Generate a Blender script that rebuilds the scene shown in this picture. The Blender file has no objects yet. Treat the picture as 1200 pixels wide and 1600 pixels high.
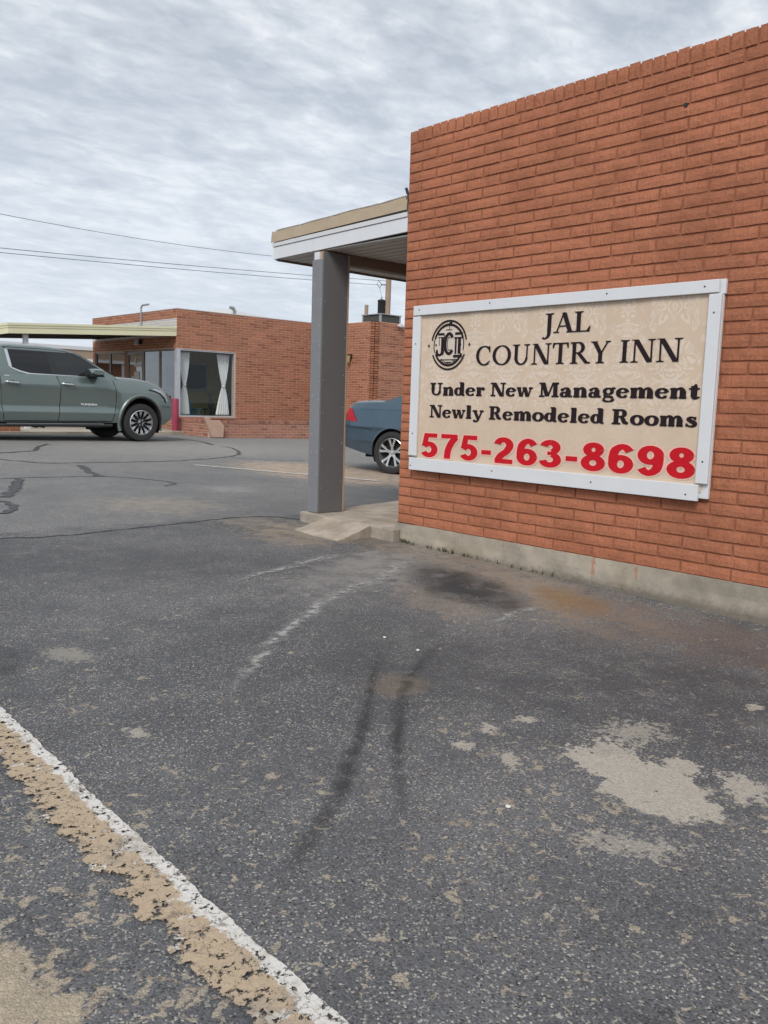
import bpy, bmesh, math, random
from mathutils import Vector, Matrix, noise
random.seed(7)
SC = bpy.context.scene
COL = SC.collection
R = math.radians

# ------------------------------------------------------------------ camera
FPX, PITCH, ROLL, YAW, CZ = 1342.3, .125219, .0317688, .739239, 1.053
FW = Vector((math.sin(YAW)*math.cos(PITCH), math.cos(YAW)*math.cos(PITCH), -math.sin(PITCH)))
_r0 = Vector((math.cos(YAW), -math.sin(YAW), 0)); _u0 = _r0.cross(FW)
RT = _r0*math.cos(ROLL) + _u0*math.sin(ROLL)
UP = -_r0*math.sin(ROLL) + _u0*math.cos(ROLL)
CP = Vector((0, 0, CZ))
cd = bpy.data.cameras.new('camera'); cam = bpy.data.objects.new('camera', cd); COL.objects.link(cam)
cd.sensor_fit = 'VERTICAL'; cd.sensor_height = 36; cd.sensor_width = 27; cd.lens = FPX/1600*36
cd.clip_start = .05; cd.clip_end = 3000
cam.matrix_world = Matrix(((RT.x, UP.x, -FW.x, 0), (RT.y, UP.y, -FW.y, 0), (RT.z, UP.z, -FW.z, CZ), (0, 0, 0, 1)))
SC.camera = cam

# ------------------------------------------------------------------ world: high broken overcast
SUN_DIR = Vector((-.66, -.44, .76)).normalized()        # towards the veiled sun
SUN_EL = math.asin(SUN_DIR.z); SUN_AZ = math.atan2(SUN_DIR.x, SUN_DIR.y)
W = bpy.data.worlds.new('World'); SC.world = W; W.use_nodes = True
wt = W.node_tree; wt.nodes.clear()
def wn(t, **k):
    n = wt.nodes.new(t)
    for a, b in k.items(): setattr(n, a, b)
    return n
wl = wt.links.new
sky = wn('ShaderNodeTexSky', sky_type='NISHITA', sun_disc=False, sun_elevation=SUN_EL, sun_rotation=SUN_AZ)
bg1 = wn('ShaderNodeBackground'); bg1.inputs[1].default_value = .09; wl(sky.outputs[0], bg1.inputs[0])
tc = wn('ShaderNodeTexCoord'); sx = wn('ShaderNodeSeparateXYZ'); wl(tc.outputs['Generated'], sx.inputs[0])
def wm(op, a, b=None, c=None):
    n = wn('ShaderNodeMath', operation=op)
    for i, v in enumerate((a, b, c)):
        if v is None: continue
        if isinstance(v, (int, float)): n.inputs[i].default_value = v
        else: wl(v, n.inputs[i])
    return n.outputs[0]
zz = wm('ADD', wm('MAXIMUM', sx.outputs[2], 0.0), .10)
cx = wn('ShaderNodeCombineXYZ'); wl(wm('DIVIDE', sx.outputs[0], zz), cx.inputs[0]); wl(wm('DIVIDE', sx.outputs[1], zz), cx.inputs[1])
def wnoise(scale, detail, rough, rot=0, sc=(1, 1, 1), dist=0, off=(0, 0, 0)):
    m = wn('ShaderNodeMapping'); m.inputs['Rotation'].default_value[2] = rot; m.inputs['Scale'].default_value = sc; m.inputs['Location'].default_value = off
    wl(cx.outputs[0], m.inputs[0])
    n = wn('ShaderNodeTexNoise'); n.inputs['Scale'].default_value = scale; n.inputs['Detail'].default_value = detail
    n.inputs['Roughness'].default_value = rough; n.inputs['Distortion'].default_value = dist; wl(m.outputs[0], n.inputs['Vector'])
    return n.outputs['Fac']
na = wnoise(3.1, 5, .55, R(-38), (1, 1.25, 1), .25)
nb = wnoise(9.5, 4, .6, R(-38), (1, 1.5, 1), .3, (3, 1, 0))
nc = wnoise(.55, 3, .5, 0, (1, 1, 1), 0, (7, 2, 0))
cl = wm('ADD', wm('ADD', wm('MULTIPLY', na, .56), wm('MULTIPLY', nb, .38)), wm('MULTIPLY', nc, .34))
ramp = wn('ShaderNodeValToRGB'); wl(cl, ramp.inputs[0])
e = ramp.color_ramp.elements
e[0].position = .51; e[0].color = (.292, .325, .368, 1)
e[1].position = .76; e[1].color = (.600, .612, .626, 1)
e2 = ramp.color_ramp.elements.new(.63); e2.color = (.410, .437, .476, 1)
hz = wn('ShaderNodeMapRange'); hz.inputs['From Min'].default_value = 0; hz.inputs['From Max'].default_value = .50
hz.inputs['To Min'].default_value = 1; hz.inputs['To Max'].default_value = 0; wl(sx.outputs[2], hz.inputs[0])
mixh = wn('ShaderNodeMix', data_type='RGBA'); wl(wm('MULTIPLY', hz.outputs[0], .85), mixh.inputs[0])
wl(ramp.outputs[0], mixh.inputs[6]); mixh.inputs[7].default_value = (.500, .545, .605, 1)
bg2 = wn('ShaderNodeBackground'); wl(mixh.outputs[2], bg2.inputs[0]); bg2.inputs[1].default_value = 1.0
mx = wn('ShaderNodeMixShader'); mx.inputs[0].default_value = .93; wl(bg1.outputs[0], mx.inputs[1]); wl(bg2.outputs[0], mx.inputs[2])
wo = wn('ShaderNodeOutputWorld'); wl(mx.outputs[0], wo.inputs[0])
sd = bpy.data.lights.new('sun', 'SUN'); sd.energy = 1.5; sd.angle = R(24); sd.color = (1, .95, .88)
sun = bpy.data.objects.new('sun', sd); COL.objects.link(sun); sun.rotation_euler = SUN_DIR.to_track_quat('Z', 'Y').to_euler()
vs = SC.view_settings; vs.view_transform = 'Standard'; vs.look = 'None'; vs.exposure = .62; vs.gamma = 1; vs.use_curve_mapping = False
cy = SC.cycles; cy.use_denoising = True; cy.adaptive_threshold = .02; cy.max_bounces = 8; cy.transparent_max_bounces = 12; cy.caustics_reflective = False; cy.caustics_refractive = False

# ------------------------------------------------------------------ pixels of the photograph (1200x1600) to places
def ray(x, y): return FW + RT*((x-600)/FPX) - UP*((y-800)/FPX)
def onX(x, y, X): q = ray(x, y); return q*(X/q.x) + CP
def onY(x, y, Y): q = ray(x, y); return q*(Y/q.y) + CP
def onZ(x, y, Z): q = ray(x, y); return q*((Z-CZ)/q.z) + CP
def gz(X, Y):
    Y = max(-25, min(60, Y)); X = max(4.55, min(40, X))
    return (.019 if Y < 4.83 else .008)*(Y-4.83) - .012*(X-4.55)
def gnd(x, y):
    z = 0
    for i in range(25):
        p = onZ(x, y, z); z = gz(p.x, p.y)
    return p

# ------------------------------------------------------------------ object helpers
def tag(o, label=None, cat=None, group=None, kind=None):
    if label: o['label'] = label
    if cat: o['category'] = cat
    if group: o['group'] = group
    if kind: o['kind'] = kind
    return o
def empty(name, loc=(0, 0, 0), rz=0, parent=None):
    o = bpy.data.objects.new(name, None); COL.objects.link(o); o.location = loc; o.rotation_euler = (0, 0, rz)
    o.empty_display_size = .1
    if parent: o.parent = parent
    return o
class MB:
    def __init__(s): s.v = []; s.f = []
    def add(s, vs, fs):
        n = len(s.v); s.v += [tuple(p) for p in vs]; s.f += [tuple(i+n for i in f) for f in fs]; return s
    def box(s, x0, x1, y0, y1, z0, z1, M=None):
        vs = [(x, y, z) for z in (z0, z1) for y in (y0, y1) for x in (x0, x1)]
        if M: vs = [M @ Vector(p) for p in vs]
        return s.add(vs, [(0, 2, 3, 1), (4, 5, 7, 6), (0, 1, 5, 4), (2, 6, 7, 3), (0, 4, 6, 2), (1, 3, 7, 5)])
    def tube(s, path, r, n=8, cap=True):
        path = [Vector(p) for p in path]; rs = r if isinstance(r, (list, tuple)) else [r]*len(path)
        rings = []
        for i, p in enumerate(path):
            d = (path[min(i+1, len(path)-1)] - path[max(i-1, 0)]).normalized()
            a = d.cross(Vector((0, 0, 1)) if abs(d.z) < .95 else Vector((1, 0, 0))).normalized(); b = d.cross(a)
            rings.append([p + (a*math.cos(2*math.pi*k/n) + b*math.sin(2*math.pi*k/n))*rs[i] for k in range(n)])
        return s.loft(rings, True, cap)
    def loft(s, rings, closed=True, cap=False):
        m = len(rings[0]); vs = [p for rg in rings for p in rg]; fs = []
        for i in range(len(rings)-1):
            for k in range(m if closed else m-1):
                k2 = (k+1) % m
                fs.append((i*m+k, i*m+k2, (i+1)*m+k2, (i+1)*m+k))
        if cap: fs += [tuple(range(m-1, -1, -1)), tuple((len(rings)-1)*m+k for k in range(m))]
        return s.add(vs, fs)
    def lathe(s, prof, n=32, axis='Z', c=(0, 0, 0)):
        rings = []
        for k in range(n):
            a = 2*math.pi*k/n; ca, sa = math.cos(a), math.sin(a)
            rg = []
            for r, h in prof:
                p = {'Z': (r*ca, r*sa, h), 'Y': (r*ca, h, r*sa), 'X': (h, r*ca, r*sa)}[axis]
                rg.append((p[0]+c[0], p[1]+c[1], p[2]+c[2]))
            rings.append(rg)
        rings.append(rings[0])
        return s.loft(rings, False)
    def prism(s, poly, fn, t):            # poly 2-D; fn(u,v,d) -> 3-D; extruded 0..t
        n = len(poly)
        return s.add([fn(u, v, 0) for u, v in poly] + [fn(u, v, t) for u, v in poly],
                     [tuple(range(n)), tuple(range(2*n-1, n-1, -1))] + [(i, i+n, (i+1) % n+n, (i+1) % n) for i in range(n)])
    def grid(s, nu, nv, fn):
        vs = [fn(i/nu, j/nv) for j in range(nv+1) for i in range(nu+1)]
        return s.add(vs, [(j*(nu+1)+i, j*(nu+1)+i+1, (j+1)*(nu+1)+i+1, (j+1)*(nu+1)+i) for j in range(nv) for i in range(nu)])
    def build(s, name, mat, parent=None, smooth=False, bevel=0, loc=None, fix=True):
        me = bpy.data.meshes.new(name); me.from_pydata(s.v, [], s.f)
        if fix:
            bm = bmesh.new(); bm.from_mesh(me); bmesh.ops.recalc_face_normals(bm, faces=bm.faces); bm.to_mesh(me); bm.free()
        me.materials.append(mat)
        if smooth:
            me.shade_smooth()
            if smooth != 2: me.set_sharp_from_angle(angle=R(38))
        o = bpy.data.objects.new(name, me); COL.objects.link(o)
        if parent: o.parent = parent
        if loc: o.location = loc
        if bevel:
            m = o.modifiers.new('bevel', 'BEVEL'); m.width = bevel; m.segments = 2; m.limit_method = 'ANGLE'; m.angle_limit = R(50)
        return o
def box(name, b, mat, parent=None, bevel=0): return MB().box(*b).build(name, mat, parent, bevel=bevel)
def inst(src, name, loc, parent, rot=None):
    o = bpy.data.objects.new(name, src); COL.objects.link(o); o.location = loc; o.parent = parent
    if rot: o.rotation_euler = rot
    return o

# ------------------------------------------------------------------ materials
class NT:
    def __init__(s, name):
        s.mat = bpy.data.materials.new(name); s.mat.use_nodes = True; s.t = s.mat.node_tree; s.t.nodes.clear()
        s.out = s.n('ShaderNodeOutputMaterial'); s.b = s.n('ShaderNodeBsdfPrincipled'); s.l(s.b.outputs[0], s.out.inputs[0])
        s.g = None
    def n(s, t, **k):
        q = s.t.nodes.new(t)
        for a, b in k.items(): setattr(q, a, b)
        return q
    def l(s, a, b): s.t.links.new(a, b)
    def set(s, sock, v):
        if isinstance(v, (int, float)): sock.default_value = v
        elif isinstance(v, (tuple, list)): sock.default_value = tuple(v) + ((1,) if len(v) == 3 and sock.type == 'RGBA' else ())
        else: s.l(v, sock)
    def pos(s):
        if not s.g: s.g = s.n('ShaderNodeNewGeometry')
        return s.g.outputs['Position']
    def island(s):
        s.pos(); return s.g.outputs['Random Per Island']
    def objrand(s): return s.n('ShaderNodeObjectInfo').outputs['Random']
    def m(s, op, a, b=None, c=None, clamp=False):
        q = s.n('ShaderNodeMath', operation=op, use_clamp=clamp)
        for i, v in enumerate((a, b, c)):
            if v is not None: s.set(q.inputs[i], v)
        return q.outputs[0]
    def map(s, v=None, loc=(0, 0, 0), rot=(0, 0, 0), sc=(1, 1, 1), typ='POINT'):
        q = s.n('ShaderNodeMapping', vector_type=typ); q.inputs['Location'].default_value = loc; q.inputs['Rotation'].default_value = rot; q.inputs['Scale'].default_value = sc
        s.l(v or s.pos(), q.inputs[0]); return q.outputs[0]
    def noise(s, scale, detail=4, rough=.55, v=None, dist=0, sc=None, col=False):
        q = s.n('ShaderNodeTexNoise'); q.inputs['Scale'].default_value = scale; q.inputs['Detail'].default_value = detail
        q.inputs['Roughness'].default_value = rough; q.inputs['Distortion'].default_value = dist
        v = v or s.pos()
        if sc: v = s.map(v, sc=sc)
        s.l(v, q.inputs['Vector']); return q.outputs['Color' if col else 'Fac']
    def vor(s, scale, feature='F1', v=None, out='Distance', rnd=1):
        q = s.n('ShaderNodeTexVoronoi', feature=feature); q.inputs['Scale'].default_value = scale; q.inputs['Randomness'].default_value = rnd
        s.l(v or s.pos(), q.inputs['Vector']); return q.outputs[out]
    def mr(s, v, a, b, c=0, d=1, smooth=True):
        q = s.n('ShaderNodeMapRange', interpolation_type='SMOOTHSTEP' if smooth else 'LINEAR')
        s.set(q.inputs[0], v)
        for i, w in enumerate((a, b, c, d)): s.set(q.inputs[1+i], w)
        return q.outputs[0]
    def mix(s, f, a, b, blend='MIX'):
        q = s.n('ShaderNodeMix', data_type='RGBA', blend_type=blend)
        s.set(q.inputs[0], f); s.set(q.inputs[6], a); s.set(q.inputs[7], b); return q.outputs[2]
    def bump(s, h, strength=.5, dist=.01, prev=None):
        q = s.n('ShaderNodeBump'); q.inputs['Strength'].default_value = strength; q.inputs['Distance'].default_value = dist
        s.l(h, q.inputs['Height'])
        if prev: s.l(prev, q.inputs['Normal'])
        s.l(q.outputs[0], s.b.inputs['Normal']); return q.outputs[0]
    def col(s, c): s.set(s.b.inputs['Base Color'], c); return s
    def p(s, **k):
        for a, v in k.items(): s.set(s.b.inputs[a.replace('_', ' ')], v)
        return s
def plain(name, c, rough=.6, var=.12, scale=6, metal=0, bump=0, bscale=80, **k):
    t = NT(name); n = t.noise(scale, 5, .6)
    t.col(t.mix(n, tuple(x*(1-var) for x in c), tuple(min(1, x*(1+var)) for x in c))).p(Roughness=rough, Metallic=metal)
    t.set(t.b.inputs['Roughness'], t.mr(t.noise(scale*2.3, 3), .3, .7, rough*.88, min(1, rough*1.1)))
    if bump: t.bump(t.noise(bscale, 4), bump, .004)
    t.p(**k)
    return t.mat
M = {}
# ---- painted brick of the sign building
def brick_paint(name, c, tint, wire=True, rough=.82, objr=False):
    t = NT(name)
    r = t.objrand() if objr else t.island()
    n1 = t.noise(1.3, 5, .6); n2 = t.noise(14, 5, .65)
    f = t.m('ADD', t.m('MULTIPLY', n1, .45), t.m('MULTIPLY', n2, .55))
    base = t.mix(t.mr(f, .3, .7), tuple(x*.84 for x in c), tuple(min(1, x*1.14) for x in c))
    base = t.mix(t.m('MULTIPLY', r, .55), base, t.mix(1, base, tint, 'MULTIPLY'))
    # thin chalky scuffs on the raised grain
    sc = t.mr(t.noise(60, 3, .6, sc=(1, 1, .35)), .62, .80)
    base = t.mix(t.m('MULTIPLY', sc, t.mr(n1, .45, .8, 0, .38)), base, (.66, .38, .28))
    dk = t.mr(t.noise(38, 4, .7), .60, .78)
    base = t.mix(t.m('MULTIPLY', dk, .35), base, tuple(x*.45 for x in c))
    h = t.noise(95, 3, .65, sc=(1, 1, .14)) if wire else t.noise(70, 4)
    h2 = t.noise(55, 4, .7)
    hh = t.m('ADD', t.m('MULTIPLY', h, t.mr(t.noise(2.5, 2), .35, .65, .3, 1)), t.m('MULTIPLY', h2, .7))
    base = t.mix(t.mr(hh, .58, .90, .0, .55), base, tuple(min(1, x*1.28) for x in c)); base = t.mix(t.mr(hh, .60, .42, 0, .45), base, tuple(x*.62 for x in c))
    t.col(base).p(Roughness=rough, Specular_IOR_Level=.25); t.bump(hh, .9, .0085)
    return t.mat
M['brick'] = brick_paint('painted_brick', (.425, .165, .092), (.86, .82, .80), objr=True)
M['brick_rest'] = brick_paint('painted_brick_joined', (.425, .165, .092), (.86, .82, .80))
M['mortar'] = plain('painted_mortar', (.31, .115, .062), .9, .18, 30, bump=.6, bscale=120)
def far_brick(name, c, dark):
    t = NT(name); r = t.island()
    base = t.mix(t.mr(r, .0, 1), tuple(x*.86 for x in c), tuple(x*1.12 for x in c))
    base = t.mix(t.m('MULTIPLY', t.mr(r, .80, .84), .85), base, dark)
    base = t.mix(t.mr(t.noise(1.2, 4), .35, .75, 0, .35), base, tuple(x*.72 for x in c))
    t.col(base).p(Roughness=.85); t.bump(t.noise(60, 4), .4, .004); return t.mat
M['brick_far'] = far_brick('terracotta_brick', (.41, .170, .098), (.25, .092, .055))
M['mortar_far'] = plain('buff_mortar', (.60, .40, .30), .95, .15, 8)
M['brick_planter'] = far_brick('weathered_brick', (.40, .19, .135), (.20, .09, .07))
M['brick_white'] = plain('whitewashed_brick', (.62, .60, .57), .8, .1, 3, bump=.3)
# ---- concrete
def concrete(name, c, sc=5):
    t = NT(name); n = t.noise(sc, 6, .65); n2 = t.noise(sc*9, 4, .7)
    base = t.mix(t.mr(n, .3, .72), tuple(x*.70 for x in c), tuple(x*1.15 for x in c))
    base = t.mix(t.mr(n2, .55, .75, 0, .5), base, tuple(x*.55 for x in c))
    base = t.mix(t.mr(t.noise(sc*.45, 3), .55, .75, 0, .45), base, (c[0]*.75, c[1]*.62, c[2]*.5))
    t.col(base).p(Roughness=.92); t.bump(t.m('ADD', n2, t.noise(160, 3)), .5, .005); return t.mat
M['conc'] = concrete('weathered_concrete', (.42, .365, .30))
M['conc_base'] = concrete('foundation_concrete', (.41, .365, .30), 3.5)
def add_drips(mat):
    t = NT.__new__(NT); t.t = mat.node_tree; t.g = None; t.b = [n for n in t.t.nodes if n.type == 'BSDF_PRINCIPLED'][0]
    old = t.b.inputs['Base Color'].links[0].from_socket; sp = t.n('ShaderNodeSeparateXYZ'); t.l(t.pos(), sp.inputs[0])
    n = t.m('MULTIPLY', t.m('SUBTRACT', t.noise(30, 4, .7), .5), .05); cur = old
    for y, w, z0 in ((3.02, .016, .02), (2.72, .008, .05), (3.75, .006, .08)):
        mk = t.mr(t.m('ADD', t.m('ABSOLUTE', t.m('SUBTRACT', sp.outputs[1], y)), n), w, w*.5)
        mk = t.m('MULTIPLY', mk, t.mr(t.m('ADD', sp.outputs[2], n), z0, z0+.02)); cur = t.mix(t.m('MULTIPLY', mk, .75), cur, (.42, .19, .12))
    cur = t.mix(t.mr(t.m('ADD', sp.outputs[2], t.m('MULTIPLY', n, 1.5)), .03, -.03, 0, .65), cur, (.10, .085, .07))
    t.l(cur, t.b.inputs['Base Color'])
add_drips(M['conc_base'])
M['conc_pale'] = concrete('pale_concrete', (.46, .41, .34), 2)
# ---- paints, woods, metals
M['white_board'] = plain('white_painted_board', (.70, .72, .75), .5, .07, 5, bump=.12, bscale=40)
M['white_trim'] = plain('white_trim', (.66, .67, .69), .55, .06, 4)
M['tan_metal'] = plain('tan_drip_metal', (.42, .335, .235), .55, .12, 5)
M['soffit'] = plain('soffit_board', (.66, .64, .61), .6, .1, 3)
M['beam'] = plain('brown_beam', (.24, .185, .145), .75, .2, 5)
M['grey_panel_shaded'] = plain('grey_painted_panel_shaded', (.150, .147, .152), .6, .12, 3, bump=.15, bscale=30)  # column grey darkened: the shade on its inner side is put into the colour
M['grey_panel'] = plain('grey_painted_panel', (.205, .212, .228), .6, .12, 3, bump=.15, bscale=30)
M['ply_edge'] = plain('plywood_edge', (.42, .31, .21), .8, .2, 15)
M['nail'] = plain('nail_head', (.62, .62, .60), .4, .1)
M['screw'] = plain('dark_screw', (.03, .03, .035), .5, .1)
M['cream'] = plain('cream_fascia', (.76, .73, .50), .55, .08, 2)
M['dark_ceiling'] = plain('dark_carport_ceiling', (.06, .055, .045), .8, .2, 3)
M['alu'] = plain('aluminium_frame', (.58, .60, .63), .38, .06, 4, metal=.6)
M['alu_dull'] = plain('dull_bronze_frame', (.22, .20, .18), .45, .1, 4, metal=.4)
M['maroon'] = plain('maroon_bollard_paint', (.30, .035, .075), .5, .2, 7)
M['flagstone'] = plain('pink_flagstone', (.45, .30, .23), .9, .2, 9, bump=.6, bscale=30)
M['curtain'] = plain('white_curtain', (.84, .86, .86), .85, .04, 3)
M['olive'] = plain('olive_wall_paint', (.60, .53, .20), .8, .06, 2)
M['greywall'] = plain('grey_wall_paint', (.50, .52, .52), .8, .06, 2)
M['floor_in'] = plain('vinyl_floor', (.36, .32, .27), .5, .1, 3)
M['teal'] = plain('teal_plastic', (.04, .19, .24), .45, .1)
M['black'] = plain('black_paint', (.02, .02, .022), .5, .1)
M['wood_pole'] = plain('weathered_pole_wood', (.34, .25, .185), .9, .25, 4)
M['membrane'] = plain('white_roof_membrane', (.78, .79, .80), .7, .05, 1)
M['roof_grey'] = plain('grey_roof_felt', (.25, .25, .25), .9, .1, 2)
M['galv'] = plain('galvanised_steel', (.42, .43, .44), .45, .12, 8, metal=.7)
M['mesh_dark'] = plain('dark_cooler_pad', (.07, .07, .065), .9, .3, 20)
M['tan_panel'] = plain('tan_siding', (.36, .26, .19), .8, .1, 2)
M['dirt'] = plain('soil', (.10, .07, .05), .95, .3, 10, bump=.8)
M['leaf'] = plain('weed_leaf', (.07, .085, .035), .7, .4, 30)
M['lamp_glass'] = plain('amber_lamp_glass', (.45, .36, .16), .3, .1)
M['petal'] = plain('yellow_petal', (.62, .55, .30), .7, .3, 40)
M['wire'] = plain('black_wire', (.09, .095, .11), .6, .1)
M['paper'] = plain('white_notice', (.66, .66, .62), .8, .04)
def glass(name, tint, extra=.05):
    t = NT(name); t.t.nodes.remove(t.b)
    tr = t.n('ShaderNodeBsdfTransparent'); tr.inputs[0].default_value = (*tint, 1)
    gl = t.n('ShaderNodeBsdfGlossy'); gl.inputs['Roughness'].default_value = .01; gl.inputs[0].default_value = (.9, .95, 1, 1)
    lw = t.n('ShaderNodeLayerWeight'); lw.inputs[0].default_value = .5
    fr = t.m('ADD', extra, t.m('MULTIPLY', t.m('POWER', lw.outputs['Facing'], 4.5), .9), clamp=True)
    mx = t.n('ShaderNodeMixShader'); t.l(fr, mx.inputs[0]); t.l(tr.outputs[0], mx.inputs[1]); t.l(gl.outputs[0], mx.inputs[2])
    t.l(mx.outputs[0], t.out.inputs[0]); return t.mat
M['glass'] = glass('window_glass', (.93, .95, .95), .035)
M['glass_store'] = glass('storefront_glass', (.66, .70, .68), .20)

# ------------------------------------------------------------------ asphalt
def asphalt():
    t = NT('worn_asphalt'); P = t.pos()
    wob = t.n('ShaderNodeVectorMath', operation='MULTIPLY_ADD'); t.l(t.noise(9, 4, .6, col=True), wob.inputs[0]); wob.inputs[1].default_value = (.05, .05, 0); t.l(P, wob.inputs[2])
    PW = wob.outputs[0]
    wb2 = t.n('ShaderNodeVectorMath', operation='MULTIPLY_ADD'); t.l(t.noise(20, 4, .7, col=True), wb2.inputs[0]); wb2.inputs[1].default_value = (.12, .12, 0); t.l(P, wb2.inputs[2]); PW2 = wb2.outputs[0]
    big = t.noise(.55, 5, .6); mid = t.noise(3.2, 6, .65); fine = t.noise(42, 4, .7)
    agg = t.n('ShaderNodeTexVoronoi'); agg.inputs['Scale'].default_value = 205; t.l(P, agg.inputs['Vector'])
    sr = t.n('ShaderNodeSeparateColor'); t.l(agg.outputs['Color'], sr.inputs[0])
    tone = t.m('ADD', t.m('MULTIPLY', big, .55), t.m('MULTIPLY', mid, .45))
    base = t.mix(t.mr(tone, .33, .68), (.082, .085, .093), (.150, .153, .161))
    # the older, paler lot beyond the long joint
    sp = t.n('ShaderNodeSeparateXYZ'); t.l(PW, sp.inputs[0])
    jy = t.m('ADD', t.m('SUBTRACT', sp.outputs[1], t.m('MULTIPLY', sp.outputs[0], -.10)), t.m('MULTIPLY', mid, .5))
    far = t.mr(jy, 6.9, 7.25)
    base = t.mix(t.m('MULTIPLY', far, .75), base, t.mix(t.mr(tone, .3, .7), (.155, .158, .163), (.225, .225, .222)))
    far2 = t.mr(sp.outputs[1], 9, 15)
    base = t.mix(t.m('MULTIPLY', far2, .55), base, t.mix(mid, (.22, .215, .205), (.29, .28, .265)))
    # single stones of the aggregate
    st = t.mr(sr.outputs[0], 0, 1, .70, 1.28, False)
    base = t.mix(1, base, t.n_rgb(st), 'MULTIPLY')
    light = t.m('MULTIPLY', t.mr(sr.outputs[1], .895, .92), t.mr(mid, .32, .6, .35, 1))
    base = t.mix(light, base, t.mix(sr.outputs[2], (.27, .265, .25), (.46, .43, .37)))
    darks = t.mr(sr.outputs[2], .90, .94)
    base = t.mix(t.m('MULTIPLY', darks, .7), base, (.028, .028, .03))
    # ragged scabs where the seal coat has come off, and the crackle net between
    left = t.mr(t.m('ADD', sp.outputs[0], t.m('MULTIPLY', mid, .35)), 1.35, .75)
    near = t.mr(sp.outputs[1], 3.2, 1.2)
    wear = t.m('ADD', t.mr(t.noise(1.1, 4, .6), .40, .75, 0, .5), t.m('ADD', t.m('MULTIPLY', left, .60), t.m('MULTIPLY', near, .28)), clamp=True)
    fl = t.noise(24, 7, .66, v=PW, dist=.5)
    thr = t.m('SUBTRACT', .640, t.m('MULTIPLY', wear, .105))
    flake = t.mr(fl, thr, t.m('ADD', thr, .025))
    base = t.mix(t.m('MULTIPLY', flake, .9), base, t.mix(sr.outputs[0], (.25, .225, .185), (.42, .365, .285)))
    fl2 = t.noise(7, 8, .68, v=PW, dist=.4)
    thr2 = t.m('SUBTRACT', .690, t.m('MULTIPLY', wear, .060))
    flake2 = t.mr(fl2, thr2, t.m('ADD', thr2, .02))
    base = t.mix(t.m('MULTIPLY', flake2, .85), base, t.mix(sr.outputs[0], (.27, .24, .195), (.40, .36, .30)))
    net = t.vor(8.5, 'DISTANCE_TO_EDGE', PW2)
    nm = t.m('MULTIPLY', t.m('MULTIPLY', t.mr(net, .035, .012), t.mr(fl, .47, .56)), t.mr(t.noise(2.2, 3), .50, .60))
    base = t.mix(t.m('MULTIPLY', nm, t.mr(wear, .25, .6, 0, .8)), base, (.34, .27, .19))
    # stains and scabs with shapes of their own: (centre, end of one axis, end of the other, soft, ragged, colour, strength)
    edge = t.noise(8, 8, .74, v=P); edges = t.noise(38, 6, .74, v=P); mott = t.mr(t.noise(5, 7, .72, v=PW), .34, .56, .25, 1); hole = t.mr(t.m('ADD', t.m('MULTIPLY', edges, .6), t.m('MULTIPLY', edge, .4)), .385, .42)
    def blob(c, a, b, soft, rag, colr, k):
        nonlocal base
        C, A, B = gnd(*c), gnd(*a), gnd(*b); A = (A-C).to_2d(); B = (B-C).to_2d()
        det = A.x*B.y - A.y*B.x; ra = (B.y/det, -B.x/det); rb = (-A.y/det, A.x/det)
        def lin(rr):
            q = t.n('ShaderNodeVectorMath', operation='DOT_PRODUCT'); t.l(PW, q.inputs[0]); q.inputs[1].default_value = (rr[0], rr[1], 0)
            return t.m('SUBTRACT', q.outputs['Value'], rr[0]*C.x + rr[1]*C.y)
        u, v = lin(ra), lin(rb)
        d = t.m('SQRT', t.m('ADD', t.m('MULTIPLY', u, u), t.m('MULTIPLY', v, v)))
        small = max(A.length, B.length) < .13
        d = t.m('ADD', d, t.m('MULTIPLY', t.m('SUBTRACT', edges if small else edge, .5), rag*(5.5 if small else 3.8)))
        mk = t.m('MULTIPLY', t.mr(d, 1+soft, 1-soft), k)
        if soft >= .3: mk = t.m('MULTIPLY', mk, mott)
        elif not small: mk = t.m('MULTIPLY', mk, hole)
        base = t.mix(mk, base, colr)
    PALE = t.mix(sr.outputs[0], (.34, .31, .265), (.47, .44, .385))
    TAN = t.mix(sr.outputs[0], (.215, .175, .138), (.33, .275, .22))
    DARK = (.035, .035, .037)
    blob((755, 890), (960, 940), (690, 845), .65, .9, TAN, .85)
    blob((650, 860), (760, 872), (630, 848), .5, .8, (.16, .125, .085), .6)
    blob((690, 935), (760, 950), (680, 915), .5, 1.0, TAN, .6)
    blob((840, 925), (900, 940), (830, 905), .5, .9, TAN, .6)
    blob((600, 880), (700, 868), (570, 915), .6, 1.0, (.30, .29, .27), .65)
    blob((742, 917), (812, 930), (726, 893), .5, .5, DARK, .9)
    blob((690, 905), (740, 915), (680, 880), .5, .6, DARK, .7)
    blob((892, 938), (948, 948), (882, 920), .5, .8, t.mix(sr.outputs[0], (.19, .12, .05), (.29, .19, .10)), .8)
    blob((1080, 985), (1300, 1030), (1040, 950), .5, .8, (.17, .115, .09), .45)
    blob((1000, 1060), (1300, 1075), (960, 1000), .7, .4, (.055, .055, .060), .55)
    blob((1015, 1222), (1108, 1246), (1000, 1178), .05, .55, PALE, .96)
    blob((922, 1184), (968, 1200), (915, 1166), .05, .6, PALE, .94)
    blob((1058, 1192), (1090, 1198), (1055, 1178), .05, .7, PALE, .9)
    blob((1085, 1255), (1115, 1262), (1078, 1240), .05, .7, PALE, .9)
    blob((950, 1170), (985, 1172), (945, 1150), .06, .8, PALE, .8)
    blob((1155, 1224), (1190, 1230), (1150, 1205), .06, .9, PALE, .85)
    blob((985, 1140), (1030, 1140), (985, 1125), .1, 1.3, PALE, .6)
    blob((975, 1310), (1040, 1316), (965, 1295), .1, 1.5, PALE, .6)
    blob((762, 1132), (776, 1133), (762, 1125), .1, .9, PALE, .8)
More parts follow.
